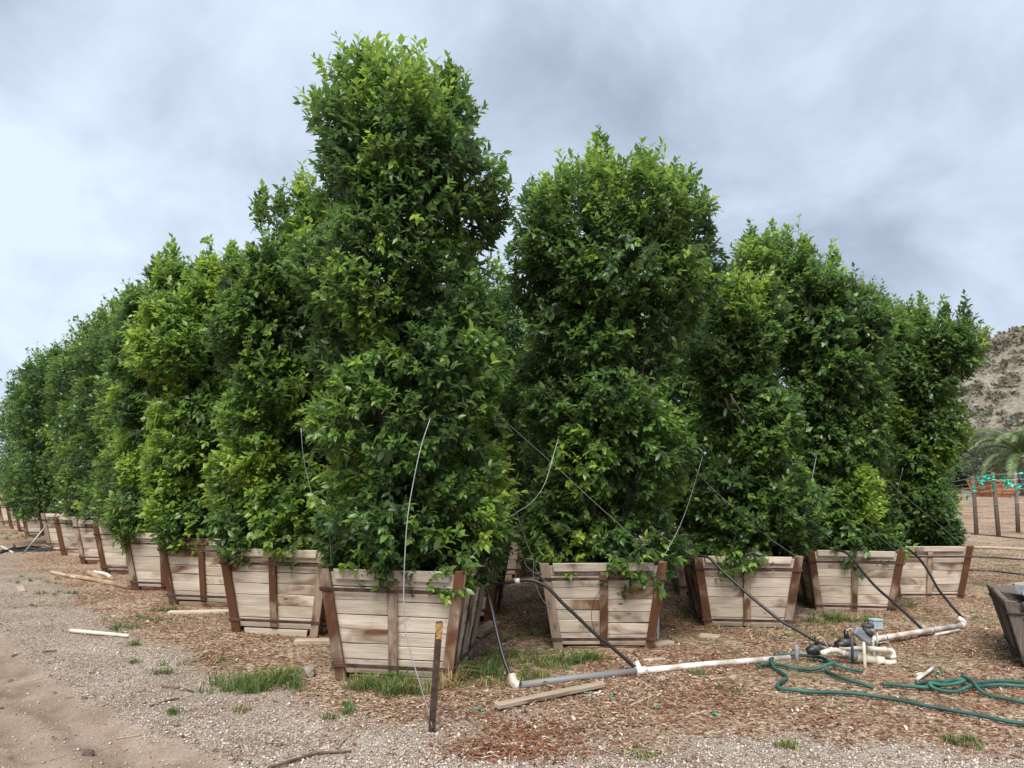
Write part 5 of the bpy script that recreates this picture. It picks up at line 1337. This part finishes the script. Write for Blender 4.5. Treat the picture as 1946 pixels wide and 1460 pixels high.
def blades(spots):
    LB, DR, HT, WD, TN = [], [], [], [], []
    for (px_, py_, rx, ry, n, h, tone) in spots:
        c = gg(px_, py_); a_ = rng.random(n) * 6.28; r_ = np.sqrt(rng.random(n))
        bx_, by_ = c[0] + rx * r_ * np.cos(a_), c[1] + ry * r_ * np.sin(a_)
        # gather blades into small tufts
        tc_ = rng.integers(0, max(2, n // 14), n); ox, oy = rng.normal(0, rx * 0.62, 4000)[tc_], rng.normal(0, ry * 0.75, 4000)[tc_]
        bx_ = c[0] + ox + rng.normal(0, 0.022, n); by_ = c[1] + oy + rng.normal(0, 0.018, n)
        LB.append(np.stack([bx_, by_, ground_z(bx_, by_)], 1)); aa = rng.random(n) * 6.28
        DR.append(np.stack([np.cos(aa), np.sin(aa), np.zeros(n)], 1) * rng.uniform(0.15, 1.5, n)[:, None]); HT.append(h * rng.uniform(0.3, 1.15, n) * rng.uniform(0.55, 1.2, 4000)[tc_]); WD.append(rng.uniform(0.0025, 0.005, n)); TN.append(np.clip(rng.normal(tone + 0.04, 0.20, n), 0, 1))
    LB, DR, HT, WD, TN = map(np.concatenate, (LB, DR, HT, WD, TN)); n = len(LB)
    sd = unit(np.cross(DR, [0, 0, 1.0])) * WD[:, None]; up_ = np.array([0, 0, 1.0])
    p1 = LB + DR * (HT * 0.35)[:, None] + up_ * (HT * 0.6)[:, None]; p2 = LB + DR * (HT * 1.05)[:, None] + up_ * (HT * (0.95 - 0.35 * np.linalg.norm(DR, axis=1)))[:, None]
    V = np.stack([LB - sd, LB + sd, p1 + sd * 0.8, p1 - sd * 0.8, p2], 1).reshape(-1, 3)
    F = (np.array([(0, 1, 2), (0, 2, 3), (3, 2, 4)])[None] + (np.arange(n) * 5)[:, None, None]).reshape(-1, 3)
    return mesh_np('grass', V, F, M_grass, False, {'tone': np.repeat(TN, 5)})
spots = [(480, 1308, .24, .10, 520, .15, .4), (440, 1315, .16, .07, 260, .10, .4), (525, 1300, .10, .06, 200, .15, .42), (720, 1308, .22, .07, 380, .17, .45), (770, 1318, .12, .05, 260, .15, .4), (690, 1305, .12, .05, 160, .13, .6), (855, 1300, .07, .09, 260, .20, .9), (870, 1285, .1, .08, 160, .16, .85), (905, 1285, .2, .14, 420, .13, .35), (930, 1262, .2, .2, 320, .10, .4), (985, 1262, .25, .2, 280, .08, .45), (1010, 1290, .15, .1, 240, .10, .42), (960, 1300, .25, .06, 200, .09, .65),
         (1085, 1262, .2, .07, 380, .12, .4), (1120, 1256, .12, .06, 220, .11, .42), (1050, 1270, .14, .06, 160, .09, .5), (990, 1215, .25, .3, 260, .08, .45), (1585, 1180, .18, .08, 260, .15, .35), (1560, 1184, .12, .06, 120, .1, .4), (1640, 1180, .2, .08, 200, .12, .4), (1500, 1200, .6, .4, 500, .05, .5), (1560, 1210, .5, .2, 320, .05, .5), (1690, 1150, .25, .12, 200, .09, .4), (1320, 1175, .3, .3, 160, .06, .5),
         (320, 1162, .12, .06, 160, .10, .38), (235, 1195, .22, .1, 160, .07, .3), (300, 1180, .4, .12, 240, .05, .45), (255, 1258, .05, .03, 50, .06, .35), (250, 1228, .06, .04, 50, .09, .4), (312, 1281, .07, .03, 80, .06, .3), (330, 1357, .06, .03, 60, .07, .3), (360, 1262, .2, .1, 100, .06, .5), (420, 1260, .06, .04, 50, .08, .4), (470, 1350, .05, .03, 60, .06, .62), (660, 1352, .08, .04, 80, .06, .4), (620, 1362, .06, .03, 50, .05, .32), (655, 1342, .04, .03, 40, .08, .42), (560, 1280, .15, .06, 120, .07, .5), (640, 1275, .1, .05, 80, .08, .5),
         (1825, 1408, .10, .05, 160, .07, .32), (1495, 1418, .08, .04, 90, .05, .5), (1225, 1437, .1, .03, 90, .05, .5), (1320, 1282, .06, .04, 60, .07, .5), (1390, 1312, .08, .04, 80, .04, .35), (60, 1105, .5, .3, 160, .07, .4), (25, 1015, 1.0, .5, 300, .14, .4), (45, 1022, .5, .4, 160, .14, .4), (100, 1130, .3, .12, 120, .08, .35), (85, 1155, .3, .1, 90, .06, .6), (1880, 1175, .5, .3, 200, .05, .5), (1600, 1345, .02, .02, 8, .05, .4),
         (1900, 1045, 2.5, .8, 500, .08, .75), (1900, 1075, 1.5, .5, 350, .07, .7), (1945, 950, .8, .5, 300, .5, .3)]
tag(obj('grass', blades(spots)), 'green weeds and dry grass tufts sprouting around the crates', 'grass', kind='stuff')
